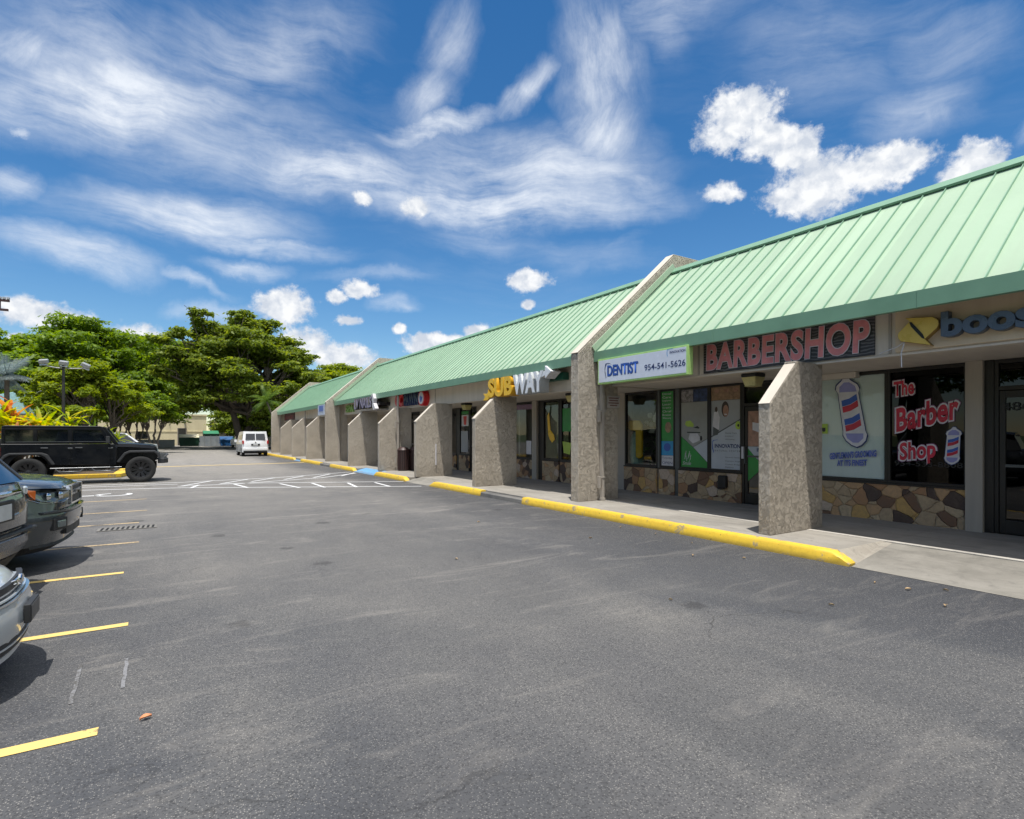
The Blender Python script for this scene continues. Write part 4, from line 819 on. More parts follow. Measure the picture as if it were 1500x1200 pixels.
def wheel(parent, x, y, r, w, rim_mat, spokes=5, rr=.66, twin=False):
    """tyre with a spoked rim, its outer face towards the sign of y"""
    s = 1 if y > 0 else -1
    o = empty('wheel', (x,y,r)); o.parent = parent
    t = MB(); k = []
    for a, b_ in ((rr,-.42),(rr+.04,-.47),(.90,-.5),(.975,-.44),(1.0,-.34),(1.0,-.12),(.985,-.11),(.985,-.08),(1.0,-.07),(1.0,.07),(.985,.08),(.985,.11),(1.0,.12),(1.0,.34),(.975,.44),(.90,.5),(rr+.04,.47),(rr,.42)): k.append((a*r, b_*w))
    t.lathe(k, 'y', 40); t.build('tyre', RUBBER, o, smooth=40)
    m = MB(); m.lathe([(rr*r*1.01,-.42*w),(rr*r*.96,-.38*w),(rr*r*.94,.40*w),(rr*r*1.02,.43*w),(rr*r*1.05,.47*w),(rr*r*.98,.46*w)] if s > 0 else [(rr*r*.98,-.46*w),(rr*r*1.05,-.47*w),(rr*r*1.02,-.43*w),(rr*r*.94,-.40*w),(rr*r*.96,.38*w),(rr*r*1.01,.42*w)], 'y', 40)
    for i in range(spokes):
        for q in ((-.09,.09) if twin else (0,)):
            a = 2*math.pi*i/spokes+q; M = Matrix.Rotation(a,3,'Y'); L = rr*r
            wd = (.055 if twin else .16)*r*2.2*(1 if twin else .8)
            vs = [M @ Vector(p) for p in ((.12*r,s*.30*w,-wd*.35),(L*.97,s*.40*w,-wd*.5),(L*.97,s*.40*w,wd*.5),(.12*r,s*.30*w,wd*.35),(.12*r,s*.16*w,-wd*.3),(L*.97,s*.25*w,-wd*.4),(L*.97,s*.25*w,wd*.4),(.12*r,s*.16*w,wd*.3))]
            m.add(vs, [(0,1,2,3),(4,7,6,5),(0,4,5,1),(2,6,7,3),(1,5,6,2),(0,3,7,4)])
    m.lathe([(0,s*.36*w),(.10*r,s*.35*w),(.17*r,s*.30*w),(.18*r,s*.15*w)], 'y', 20)
    m.build('rim', rim_mat, o, smooth=35)
    MB().lathe([(0,s*.02*w),(rr*r*.94,s*.02*w)], 'y', 30).build('brake_disc', simple('brake_dark', (.03,.03,.03), .5, .5) if 'brake_dark' not in MATS else MATS['brake_dark'], o)
    return o

def arc(cx, cz, r, a0, a1, n=14): return [(cx+r*math.cos(R(a0+(a1-a0)*i/n)), cz+r*math.sin(R(a0+(a1-a0)*i/n))) for i in range(n+1)]
def sil(polyxz, hw, ny, deform, name, mt, parent, smooth=32, bevel=0):
    """side outline carried across the car's width in ny slices, then rounded in plan by deform(x, y, z)"""
    n = len(polyxz); a = sum(polyxz[i][0]*polyxz[(i+1)%n][1]-polyxz[(i+1)%n][0]*polyxz[i][1] for i in range(n))
    if a < 0: polyxz = polyxz[::-1]
    mb = MB(); vs = []
    for j in range(ny+1):
        t = -1+2*j/ny; y = hw*math.sin(t*math.pi/2)
        vs += [deform(x, y, z) for x, z in polyxz]
    fs = [(j*n+i, (j+1)*n+i, (j+1)*n+(i+1)%n, j*n+(i+1)%n) for j in range(ny) for i in range(n)]
    mb.add(vs, fs + [tuple(range(n)), tuple(range((ny+1)*n-1, ny*n-1, -1))])
    return mb.build(name, mt, parent, smooth=smooth, bevel=bevel)
def side_lower(xr, xf, zb, arches, r, zc):
    """underside of a side outline from rear to front with round wheel openings"""
    p = [(xr,zb)]
    for cx in arches:
        d = math.sqrt(max(r*r-(zb-zc)**2, 0)); a = math.degrees(math.asin((zb-zc)/r))
        p += arc(cx, zc, r, 180-a, a, 16)
    return p + [(xf,zb)]
def wells(root, arches, zc, r, hw):
    for cx in arches: MB().box(cx-r*.98, cx+r*.98, -hw+.12, hw-.12, zc-.12, zc+r*1.02).build('wheel_well', WELL, root)

def make_silver():
    root = empty('parked_car', (-.74-2.32, 4.86, 0)); hw = .90; root.scale = (1,1,.88)
    tag(root, 'silver sedan with slatted grille and empty black plate bracket, nearest parked car', 'car')
    def df(x, y, z):
        t = abs(y)/hw; X = x
        if x > 1.2: X -= (x-1.2)/1.1*(.06*t**2+.46*t**3.2)
        if x < -1.4: X += (-1.4-x)/.9*(.30*t**3)
        Y = y*(1-.10*max(0,(z-.72))/.3) if z > .72 else y*(1-.06*max(0,.4-z)/.3)
        return (X, Y, z)
    low = side_lower(-2.25, 1.86, .24, (-1.38,1.30), .36, .33)
    body = low + [(2.16,.23),(2.24,.27),(2.285,.34),(2.30,.40),(2.318,.47),(2.315,.55),(2.29,.62),(2.25,.64),(2.22,.70),(2.17,.755),(2.06,.80),(1.7,.885),(1.25,.94),(.85,.965),(-1.5,1.0),(-2.2,.98),(-2.3,.9),(-2.33,.6)]
    sil(body, hw, 18, df, 'body', SILVER, root, smooth=38)
    gl = [(.95,.95),(.15,1.40),(-.9,1.42),(-1.75,.99)]; sil(gl, .72, 8, lambda x,y,z: (x-.05*(abs(y)/.72)**2, y*(1-.22*max(0,z-.95)/.45), z), 'windows', CARGLASS, root)
    sil([(.24,1.375),(.12,1.43),(-.4,1.465),(-.95,1.445),(-1.1,1.38),(-.4,1.44)], .60, 8, lambda x,y,z: (x, y, z-.03*(abs(y)/.6)**3), 'roof', SILVER, root)
    wells(root, (-1.38,1.30), .33, .36, hw)
    for x in (1.30,-1.38):
        for y in (-.80,.80): wl = wheel(root, x, y, .325, .21, RIMS, 5); wl.scale = (1,1,1/.88); wl.location.z = .325/.88
    # grille: dark mouth, four curved bars, bright rim and emblem
    def bar(z, x, half, h, mt, name, proud=.0, dep=.03, yc=0):
        vs = []; n = 10
        for i in range(n+1):
            y = -half+2*half*i/n; bx = df(x, y, z)[0]+proud
            vs += [(bx,y+yc,z-h/2),(bx,y+yc,z+h/2),(bx-dep,y+yc,z+h/2),(bx-dep,y+yc,z-h/2)]
        fs = [(4*i+k,4*i+(k+1)%4,4*(i+1)+(k+1)%4,4*(i+1)+k) for i in range(n) for k in range(4)]
        return MB().add(vs, [f[::-1] for f in fs]+[(0,1,2,3),tuple(range(4*n+3,4*n-1,-1))]).build(name, mt, root, smooth=50)
    bar(.69, 2.255, .38, .10, TRIM, 'grille_mouth', .002)
    for i, z in enumerate((.655,.685,.715)): bar(z, 2.27-i*.018, .37-.015*i, .012, SILVER, 'grille_bar', .006)
    bar(.634, 2.285, .42, .014, CHROME, 'grille_rim', .010)
    MB().obox((2.262,0,.735), (.03,.22,.035), Matrix.Rotation(R(-20),3,'Y')).lathe([(0,.02),(.035,.018),(.042,0)], 'x', 16, (2.27,0,.735)).build('emblem', CHROME, root, bevel=.008)
    for s in (-1,1):
        vs = [df(2.25-.03*k,s*y,z) for k,(y,z) in enumerate(((.46,.66),(.62,.655),(.84,.70),(.86,.76),(.70,.80),(.50,.765)))]
        vs = [(v[0]+.03,v[1],v[2]) for v in vs]; vs2 = [(v[0]-.12,v[1],v[2]) for v in vs]
        n = 6; f = [tuple(range(n)),tuple(range(2*n-1,n-1,-1))]+[(i,i+n,(i+1)%n+n,(i+1)%n) for i in range(n)]
        if s > 0: pass
        else: f = [q[::-1] for q in f]
        MB().add(vs+vs2, f).build('headlight', LAMPC, root, bevel=.012)
    bar(.335, 2.285, .46, .075, TRIM, 'lower_intake', .006); bar(.335, 2.285, .45, .012, SILVER, 'intake_bar', .012)
    bar(.255, 2.24, .60, .035, SILVER, 'lower_lip', .03, .08)
    MB().box(2.315,2.35,-.15,.15,.435,.57).build('plate_bracket', TRIM, root, bevel=.004)
    MB().box(2.35,2.354,-.135,.135,.447,.558).build('plate_bracket_face', simple('bracket_grey', (.05,.05,.052), .4), root)
    for s in (-1,1): MB().box(-2.34,-2.25,s*.55-.18,s*.55+.18,.78,.92).build('tail_light', REDL, root, bevel=.03)
    return root
make_silver()

def make_grey_suv():
    # backed into its space: its tail points at the lane
    root = empty('parked_suv', (-1.33-2.14, 6.86+.48, 0), R(168)); hw = .93
    tag(root, 'dark grey sport utility vehicle showing only its rear hatch and plate', 'car')
    def df(x, y, z):
        t = abs(y)/hw; X = x
        if x < -1.3: X += (-1.3-x)/.9*(.04*t**2+.16*t**6)
        if x > 1.3: X -= (x-1.3)/.9*(.32*t**3)
        return (X, y*(1-.05*max(0,.45-z)/.3-.05*max(0,z-.95)), z)
    low = side_lower(-2.08, 2.1, .30, (-1.28,1.38), .40, .36)
    body = low + [(2.22,.45),(2.22,.75),(2.1,.95),(1.1,1.08),(.8,1.10),(-2.0,1.16),(-2.19,1.10),(-2.24,.98),(-2.27,.90),(-2.265,.70),(-2.22,.665),(-2.235,.60),(-2.23,.50),(-2.17,.40)]
    sil(body, hw, 16, df, 'body', DGREY, root, smooth=38)
    sil([(.95,1.05),(.30,1.62),(-1.74,1.64),(-2.15,1.12)], .84, 8, lambda x,y,z: (x+(.03*(abs(y)/.84)**2 if x<0 else -.05*(abs(y)/.84)**2), y*(1-.22*max(0,z-1.1)/.5), z), 'windows', CARGLASS, root)
    sil([(.42,1.60),(.2,1.68),(-.8,1.72),(-1.80,1.70),(-1.93,1.64),(-1.8,1.62),(-.8,1.66)], .70, 8, lambda x,y,z: (x,y,z-.04*(abs(y)/.7)**3), 'roof', DGREY, root, bevel=.01)
    for s in (-1,1):
        MB().tube([(-1.73,s*.65,1.63),(-1.92,s*.735,1.38),(-2.11,s*.83,1.13)], [.013,.014,.018], 8).build('rear_pillar', DGREY, root, smooth=60)
        MB().box(-2.15,-1.98,s*.84-.035,s*.84+.035,.97,1.06).build('tail_light', LAMPC, root, bevel=.02)
    MB().tube([(-2.24,-.34,1.045),(-2.285,-.30,1.045),(-2.30,0,1.045),(-2.285,.30,1.045),(-2.24,.34,1.045)], .026, 8).build('hatch_handle', CHROME, root, smooth=60)
    MB().box(-2.285,-2.25,-.24,.24,.78,.98).build('plate_recess', TRIM, root, bevel=.01); MB().box(-2.296,-2.287,-.155,.155,.80,.945).build('licence_plate', PLATE, root, bevel=.003)
    MB().box(-2.275,-2.24,.30,.38,.83,.90).build('reflector', AMBER, root, bevel=.005)
    MB().box(-2.26,-2.10,-.80,.80,.615,.655).build('bumper_step', TRIM, root, bevel=.02)
    sil([(-2.26,.60),(-2.27,.52),(-2.22,.42),(-2.12,.42),(-2.12,.60)], .86, 10, df, 'bumper', simple('grey_bumper', (.13,.13,.14), .3, .3), root, bevel=.01)
    sil([(-2.19,.40),(-2.10,.28),(-1.9,.27),(-1.9,.40)], .80, 10, df, 'bumper_valance', TRIM, root)
    wells(root, (-1.28,1.38), .36, .40, hw)
    for x in (1.38,-1.28):
        for y in (-.82,.82): wheel(root, x, y, .36, .23, RIMS, 6)
    return root
make_grey_suv()

def make_pickup():
    root = empty('parked_pickup', (-.90-2.69, 9.02+.14, 0), R(-3)); hw = .94
    tag(root, 'dark slate green pickup with amber-cornered headlight and chrome grille frame', 'pickup truck')
    def df(x, y, z):
        t = abs(y)/hw; X = x
        if x > 1.4: X -= (x-1.4)/1.3*(.04*t**2+.34*t**4)
        yy = y*(1-.05*max(0,.5-z)/.3)*(1-.06*max(0,z-.9)/.2)
        return (X, yy, z)
    low = side_lower(-2.65, 2.20, .40, (-1.62,1.62), .46, .40)
    body = low + [(2.45,.30),(2.60,.32),(2.63,.42),(2.68,.50),(2.70,.58),(2.695,.66),(2.66,.70),(2.66,.90),(2.60,.99),(2.50,1.03),(2.3,1.075),(1.4,1.14),(1.0,1.16),(-.9,1.16),(-.9,1.14),(-2.68,1.14),(-2.70,.9),(-2.7,.6)]
    sil(body, hw, 20, df, 'body', DTEAL, root, smooth=36)
    sil([(1.15,1.12),(.45,1.70),(-.62,1.74),(-.86,1.16)], .80, 8, lambda x,y,z: (x-.06*(abs(y)/.8)**2, y*(1-.20*max(0,z-1.16)/.55), z), 'cab_windows', CARGLASS, root)
    sil([(.55,1.68),(.40,1.755),(-.3,1.79),(-.68,1.76),(-.72,1.68),(-.3,1.73)], .67, 8, lambda x,y,z: (x,y,z-.03*(abs(y)/.7)**3), 'roof', DTEAL, root)
    for s in (-1,1):
        MB().tube([(.52,s*.66,1.70),(.85,s*.74,1.42),(1.16,s*.80,1.14)], .03).tube([(-.70,s*.66,1.72),(-.86,s*.80,1.14)], .06).tube([(-.06,s*.66,1.74),(-.10,s*.81,1.14)], .035).build('pillar', DTEAL, root, smooth=60)
        # long lamp with an amber corner, wrapped round the front
        pts = [(.34,.84),(.36,.93),(.55,.975),(.93,1.0),(.925,.96),(.88,.86),(.74,.80),(.5,.80)]
        def lamp(p, off, x=2.665): return [(lambda q: (q[0]+off, q[1]*1.0+s*off*.5, q[2]))(df(x, s*y, z)) for y, z in p]
        def slab(p, off, name, mt, bev=.006):
            A = lamp(p, off); Bk = [(v[0]-.10,v[1]-s*.02,v[2]) for v in A]; n = len(A)
            f = [tuple(range(n)),tuple(range(2*n-1,n-1,-1))]+[(i,i+n,(i+1)%n+n,(i+1)%n) for i in range(n)]
            if s < 0: f = [q[::-1] for q in f]
            return MB().add(A+Bk, f).build(name, mt, root, bevel=bev)
        L0 = [(.34,.82),(.34,.94),(.50,.96),(.66,.972),(.80,.985),(.93,1.0),(.935,.97),(.90,.88),(.80,.82),(.66,.795),(.50,.795)]
        slab(L0, .012, 'headlight_rim', CHROME)
        slab([(.37,.835),(.37,.925),(.50,.945),(.66,.957),(.80,.97),(.905,.983),(.90,.95),(.87,.885),(.79,.835),(.66,.812),(.50,.812)], .022, 'headlight', simple('smoked_lamp', (.10,.13,.135), .06, .3, coat=1.) if 'smoked_lamp' not in MATS else MATS['smoked_lamp'])
        slab([(.845,.86),(.845,.965),(.90,.978),(.895,.95),(.872,.90)], .030, 'turn_lens', AMBER, .003)
        for yy in (.56,.72): MB().lathe([(0,.035),(.03,.03),(.048,.0)], 'x', 18, (df(2.665,s*yy,.88)[0]+.0,s*yy,.885)).build('lamp_reflector', CHROME, root, smooth=60)
        # fog lamp pocket and lower trim
        def blk(y0, y1, z0, z1, off, name, mt):
            A = [(df(2.68,s*y,z)[0]+off, df(2.68,s*y,z)[1], z) for y, z in ((y0,z0),(y1,z0),(y1,z1),(y0,z1))]; Bk = [(v[0]-.08,v[1],v[2]) for v in A]
            f = [(0,1,2,3),(7,6,5,4)]+[(i,i+4,(i+1)%4+4,(i+1)%4) for i in range(4)]
            if s < 0: f = [q[::-1] for q in f]
            return MB().add(A+Bk, f).build(name, mt, root, bevel=.008)
        blk(.50,.70,.48,.62,.035,'fog_lamp_pocket',TRIM); blk(.55,.66,.51,.59,.045,'fog_lamp',MATS['smoked_lamp'])
    # grille and bumper
    def bar(z, x, half, h, mt, name, proud=.0, dep=.05):
        vs = []; n = 12
        for i in range(n+1):
            y = -half+2*half*i/n; bx = df(x, y, z)[0]+proud
            vs += [(bx,y,z-h/2),(bx,y,z+h/2),(bx-dep,y,z+h/2),(bx-dep,y,z-h/2)]
        fs = [(4*i+k,4*i+(k+1)%4,4*(i+1)+(k+1)%4,4*(i+1)+k) for i in range(n) for k in range(4)]
        return MB().add(vs, [f[::-1] for f in fs]+[(0,1,2,3),tuple(range(4*n+3,4*n-1,-1))]).build(name, mt, root, smooth=50)
    bar(.86, 2.665, .33, .20, TRIM, 'grille_mouth', .004); bar(.97, 2.62, .34, .02, CHROME, 'grille_rim', .03); bar(.755, 2.665, .34, .022, CHROME, 'grille_rim', .02); bar(.885, 2.655, .34, .055, simple('grille_body_bar', (.20,.22,.24), .25, .7), 'grille_crossbar', .03)
    for y in (-.33,.33): MB().box(2.63,2.69,y-.012,y+.012,.75,.98).build('grille_rim', CHROME, root, bevel=.004)
    MB().box(2.70,2.725,-.07,.07,.87,.905).build('emblem', simple('dark_emblem', (.05,.045,.03), .3, .6), root, bevel=.006)
    bar(.70, 2.70, .80, .02, DTEAL, 'bumper_crease', .018)
    bar(.455, 2.66, .42, .11, TRIM, 'lower_intake', .012)
    sil([(2.60,.34),(2.62,.30),(2.52,.24),(2.2,.22),(2.2,.36)], .84, 12, df, 'air_dam', TRIM, root, smooth=40)
    wells(root, (-1.62,1.62), .40, .46, hw)
    for x in (1.62,-1.62):
        for y in (-.82,.82): wheel(root, x, y, .39, .25, RIMS, 6)
    MB().box(-2.6,-.95,-.75,.75,1.05,1.145).build('bed_liner', TRIM, root)
    return root
make_pickup()

def make_jeep():
    root = empty('parked_offroader', (-2.01, 23.42, 0)); hw = .93
    tag(root, 'black boxy four-door off-road vehicle with tubular side step, parked by the planted island', 'car')
    tub = [(-2.12,.66)]+arc(-1.45,.50,.50,162,18,12)+[(.70,.58),(.78,.62),(.80,1.16),(.72,1.30),(-2.12,1.32)]
    MB().prism_y(tub, -.80, .80).build('body', JBLACK, root, bevel=.025, segs=3)
    # hood, grille and cowl
    hv = []; 
    for x, w_, z in ((.70,.70,1.335),(1.2,.665,1.315),(1.7,.60,1.27),(1.86,.56,1.225)):
        hv.append([(x,-w_,z-.13),(x,-w_+.02,z-.02),(x,-w_*.6,z+.01),(x,0,z+.02),(x,w_*.6,z+.01),(x,w_-.02,z-.02),(x,w_,z-.13)])
    vs = [p for r_ in hv for p in r_]; fs = [(7*i+k,7*i+k+1,7*(i+1)+k+1,7*(i+1)+k) for i in range(3) for k in range(6)]
    fs = [f[::-1] for f in fs]+[(21,22,23,24,25,26)]
    MB().add(vs, fs).build('hood', JBLACK, root, smooth=30)
    MB().box(1.25,1.55,-.20,.20,1.31,1.345).build('hood_scoop', JBLACK, root, bevel=.015)
    MB().prism_y([(.72,.66),(1.86,.66),(1.86,1.15),(.72,1.22)], -.58, .58).build('engine_bay', JBLACK, root, bevel=.01)
    MB().prism_y([(1.85,.72),(1.93,.74),(1.93,1.08),(1.88,1.20),(1.84,1.20)], -.60, .60).build('grille', JBLACK, root, bevel=.02)
    gs_ = MB()
    for i in range(7): gs_.box(1.931,1.936,-.30+i*.10-.028,-.30+i*.10+.028,.82,1.12)
    gs_.build('grille_slot', WELL, root)
    for s in (-1,1):
        MB().lathe([(0,.03),(.06,.025),(.095,.0)], 'x', 20, (1.93,s*.46,1.0)).build('headlight', LAMPC, root, smooth=60)
        # flares
        fl = [(.78,.70),(.98,1.00),(1.12,1.07),(1.85,1.07),(1.98,.98),(2.02,.82),(1.96,.80),(1.90,.93),(1.82,1.0),(1.16,1.0),(1.04,.94),(.86,.68)]
        MB().prism_y(fl, s*.56 if s>0 else -.93, .93 if s>0 else -.56).build('front_fender_flare', TRIM, root, bevel=.02)
        rl = [(-2.14,.78),(-2.02,.98),(-1.90,1.04),(-1.12,1.04),(-.98,.98),(-.80,.66),(-.87,.64),(-1.05,.91),(-1.16,.97),(-1.88,.97),(-1.98,.90),(-2.08,.76)]
        MB().prism_y(rl, .74 if s>0 else -.93, .93 if s>0 else -.74).build('rear_fender_flare', TRIM, root, bevel=.02)
        MB().box(1.90,1.97,s*.78-.07,s*.78+.07,.93,.99).build('turn_lamp', AMBER, root, bevel=.01)
        # door skins with gaps, handles, hinges
        ys = s*.80; o_ = .012*s
        for pts in ([(-.40,.64),(.56,.64),(.62,.75),(.62,1.30),(-.40,1.30)], [(-.92,.80),(-.80,.64),(-.43,.64),(-.43,1.30),(-1.28,1.30),(-1.28,1.10),(-1.05,1.02)]):
            d_ = MB().prism_y(pts, ys-.002 if s>0 else ys+o_, ys+o_ if s>0 else ys+.002).build('door', JBLACK, root, bevel=.005)
            xh = max(p[0] for p in pts)
            MB().box(min(p[0] for p in pts)+.10 if pts[0][0]==-.40 else -1.16, (min(p[0] for p in pts)+.28) if pts[0][0]==-.40 else -.98, ys+s*.012 if s>0 else ys-.045, ys+.045 if s>0 else ys-.012, 1.17,1.20).build('handle', STEPG, d_, bevel=.004)
            for zh in (.80,1.15): MB().box(xh-.06,xh+.06, ys+.012 if s>0 else ys-.035, ys+.035 if s>0 else ys-.012, zh,zh+.035).build('hinge', CHROME if zh>1 else JBLACK, d_, bevel=.004)
        # step
        yb = s*.90
        MB().tube([(-.92,yb,.535),(.92,yb,.535)], .018).tube([(-.80,yb,.53),(-.70,yb,.42),(-.18,yb,.42),(-.08,yb,.53)], .018).tube([(.12,yb,.53),(.22,yb,.42),(.72,yb,.42),(.82,yb,.53)], .018).tube([(-.6,yb,.53),(-.6,s*.6,.58)],.02).tube([(.6,yb,.53),(.6,s*.6,.58)],.02).build('side_step', STEPG, root, smooth=60)
        MB().obox((.56,s*1.0,1.44),(.10,.20,.22),Matrix.Identity(3)).tube([(.56,s*.82,1.36),(.56,s*.96,1.40)],.025).build('mirror', TRIM, root, bevel=.02)
    # screen and hard top
    MB().prism_y([(.73,1.30),(.80,1.30),(.44,1.83),(.37,1.83)], -.70, .70).build('windscreen', CARGLASS, root, bevel=.01)
    for s in (-1,1): MB().prism_y([(.70,1.29),(.83,1.29),(.47,1.85),(.34,1.85)], s*.70-.035, s*.70+.035).build('screen_pillar', JBLACK, root, bevel=.01)
    MB().prism_y([(-2.10,1.80),(-2.10,1.845),(-2.02,1.885),(.30,1.885),(.46,1.855),(.46,1.80)], -.73, .73).build('roof', JBLACK, root, bevel=.02, segs=3)
    MB().prism_y([(-2.05,1.32),(.62,1.32),(.36,1.80),(-2.05,1.80)], -.69, .69).build('windows', CARGLASS, root)
    for s in (-1,1):
        f = MB(); ya, yb_ = (.69,.745) if s>0 else (-.745,-.69)
        for x0, x1 in ((-2.10,-2.02),(-1.36,-1.25),(-.50,-.38)): f.box(x0,x1,ya,yb_,1.321,1.80)
        f.box(-2.02,.60,ya+.004 if s<0 else ya,yb_ if s<0 else yb_-.004,1.321,1.385); f.box(-2.02,.42,ya+.004 if s<0 else ya,yb_ if s<0 else yb_-.004,1.745,1.80)
        f.prism_y([(.52,1.32),(.66,1.32),(.42,1.80),(.33,1.80)], ya, yb_)
        f.build('window_frame', JBLACK, root, bevel=.012)
        MB().box(-1.98,.50,s*.75-.004,s*.75+.004,1.372,1.384).build('window_bright_strip', STEPG, root)
    # bumper, winch, tow hooks, spare
    MB().prism_z([(1.93,-.72),(2.12,-.72),(2.24,-.40),(2.24,.40),(2.12,.72),(1.93,.72)], .62, .78).build('front_bumper', TRIM, root, bevel=.02)
    MB().tube([(2.08,-.22,.86),(2.08,.22,.86)], .06, 12).box(2.0,2.2,-.30,-.22,.78,.93).box(2.0,2.2,.22,.30,.78,.93).tube([(2.10,-.40,.78),(2.18,-.40,.88),(2.24,-.40,.93)],.03).build('winch', STEPG, root, smooth=50)
    MB().box(-2.28,-2.12,-.80,.80,.60,.74).build('rear_bumper', TRIM, root, bevel=.02)
    for q_ in ():
        pass
    MB().lathe([(.0,-2.42),(.30,-2.42),(.40,-2.38),(.41,-2.22),(.3,-2.15),(0,-2.15)], 'x', 30, (0,0,1.08)).build('spare_wheel', RUBBER, root, smooth=40)
    MB().box(-2.0,1.9,-.45,.45,.46,.66).build('chassis', WELL, root)
    for x in (1.45,-1.45):
        for y in (-.79,.79): wheel(root, x, y, .435, .30, RIMB, 10, rr=.62, twin=True)
        MB().tube([(x,-.75,.435),(x,.75,.435)], .06).build('axle', WELL, root)
    for s in (-1,1): MB().box(-2.135,-2.10,s*.70-.08,s*.70+.08,.95,1.2).build('tail_light', REDL, root, bevel=.01)
    return root
make_jeep()

def make_van():
    root = empty('white_van', (5.98, 47.2, 0), R(90)); hw = .90
    tag(root, 'small white van seen from behind beside the far yellow kerb', 'van')
    def df(x, y, z):
        t = abs(y)/hw; X = x
        if x < -1.7: X += .10*t**4
        if x > 1.3: X -= (x-1.3)*(.35*t**3)
        return (X, y*(1-.13*max(0,z-.95)/.85), z)
    body = side_lower(-2.02,2.2,.30,(-1.35,1.45),.38,.33)+[(2.32,.45),(2.3,.85),(1.9,1.02),(1.45,1.10),(.85,1.72),(.5,1.82),(-1.6,1.86),(-1.85,1.82),(-1.98,1.20),(-2.04,1.0),(-2.06,.55)]
    sil(body, hw, 14, df, 'body', CWHITE, root, smooth=36)
    MB().add([(-2.005,-.68,1.22),(-2.005,-.03,1.22),(-1.90,-.03,1.68),(-1.90,-.64,1.68),(-2.005,.03,1.22),(-2.005,.68,1.22),(-1.90,.64,1.68),(-1.90,.03,1.68)], [(0,3,2,1),(4,7,6,5)]).build('rear_window', CARGLASS, root)
    for s in (-1,1):
        MB().box(-2.03,-1.90,s*.84-.06,s*.84+.05,.92,1.18).build('tail_light', REDL, root, bevel=.02)
        MB().box(.9,1.02,s*1.03-.09,s*1.03+.09,1.02,1.22).build('mirror', CWHITE, root, bevel=.02)
        MB().add([(-1.5,s*.865,1.25),(.6,s*.865,1.25),(.75,s*.85,1.25),(.45,s*.80,1.66),(-1.5,s*.80,1.66)], [(0,1,2,3,4) if s<0 else (4,3,2,1,0)]).build('side_window', CARGLASS, root)
    MB().box(-2.12,-1.98,-.84,.84,.42,.62).build('rear_bumper', CWHITE, root, bevel=.03); MB().box(-2.10,-1.9,-.80,.80,.30,.42).build('bumper_valance', TRIM, root, bevel=.02)
    MB().box(-2.075,-2.05,-.30,.30,.80,.93).build('plate_recess', TRIM, root); MB().box(-2.085,-2.076,-.16,.16,.81,.92).build('licence_plate', PLATE, root)
    MB().box(-2.06,-2.03,-.05,.05,1.02,1.08).build('emblem', CHROME, root)
    wells(root, (-1.35,1.45), .33, .38, hw)
    for x in (1.45,-1.35):
        for y in (-.78,.78): wheel(root, x, y, .33, .21, RIMS, 5)
    return root
make_van()

def make_far_car(name, loc, rz, label, cat, pick=False, mt=CWHITE):
    root = empty(name, loc, rz); tag(root, label, cat); hw = .92
    def df(x, y, z):
        t = abs(y)/hw; X = x - (.3*t**3 if x > 1.6 else 0) + (.15*t**3 if x < -1.8 else 0)
        return (X, y*(1-.18*max(0,z-1.0)/.7), z)
    body = side_lower(-2.3,2.3,.35,(-1.4,1.45),.42,.38)+[(2.42,.6),(2.38,.95),(1.3,1.12)] + ([(-2.4,1.10)] if pick else [(-2.3,1.12)]) + [(-2.42,.6)]
    sil(body, hw, 10, df, 'body', mt, root, smooth=36)
    top = [(1.25,1.08),(.5,1.68),(-.7,1.72),(-.95,1.08)] if pick else [(1.25,1.08),(.5,1.66),(-1.9,1.70),(-2.25,1.1)]
    sil(top, .84, 8, df, 'windows', CARGLASS, root)
    t2 = [(.62,1.62),(.45,1.72),(-.75,1.75),(-.8,1.66)] if pick else [(.62,1.62),(.45,1.71),(-1.95,1.74),(-2.0,1.66)]
    sil(t2, .80, 8, df, 'roof', mt, root)
    for s in (-1,1):
        p = MB().tube([(1.25,s*.80,1.10),(.56,s*.68,1.68)], .035).tube([(-.1,s*.79,1.10),(-.1,s*.66,1.68)], .04)
        p.tube([(-.93,s*.79,1.10),(-.74,s*.66,1.70)] if pick else [(-2.2,s*.76,1.12),(-1.95,s*.66,1.70)], .06).build('pillar', mt, root)
        MB().box(-2.44,-2.34,s*.78-.1,s*.78+.1,.8,1.05).build('tail_light', REDL, root, bevel=.02)
        MB().box(2.2,2.34,s*.7-.14,s*.7+.14,.78,.92).build('headlight', LAMPC, root, bevel=.02)
    wells(root, (-1.4,1.45), .38, .42, hw)
    for x in (1.45,-1.4):
        for y in (-.80,.80): wheel(root, x, y, .37, .22, RIMS, 5)
    return root
make_far_car('white_pickup', (-2.55,45.5,0), 0, 'white pickup truck glimpsed beyond the hood of the black off-road vehicle', 'pickup truck', True)
make_far_car('white_suv', (8.6,76.5,0), R(95), 'white sport utility vehicle parked under the big tree beyond the van', 'car')
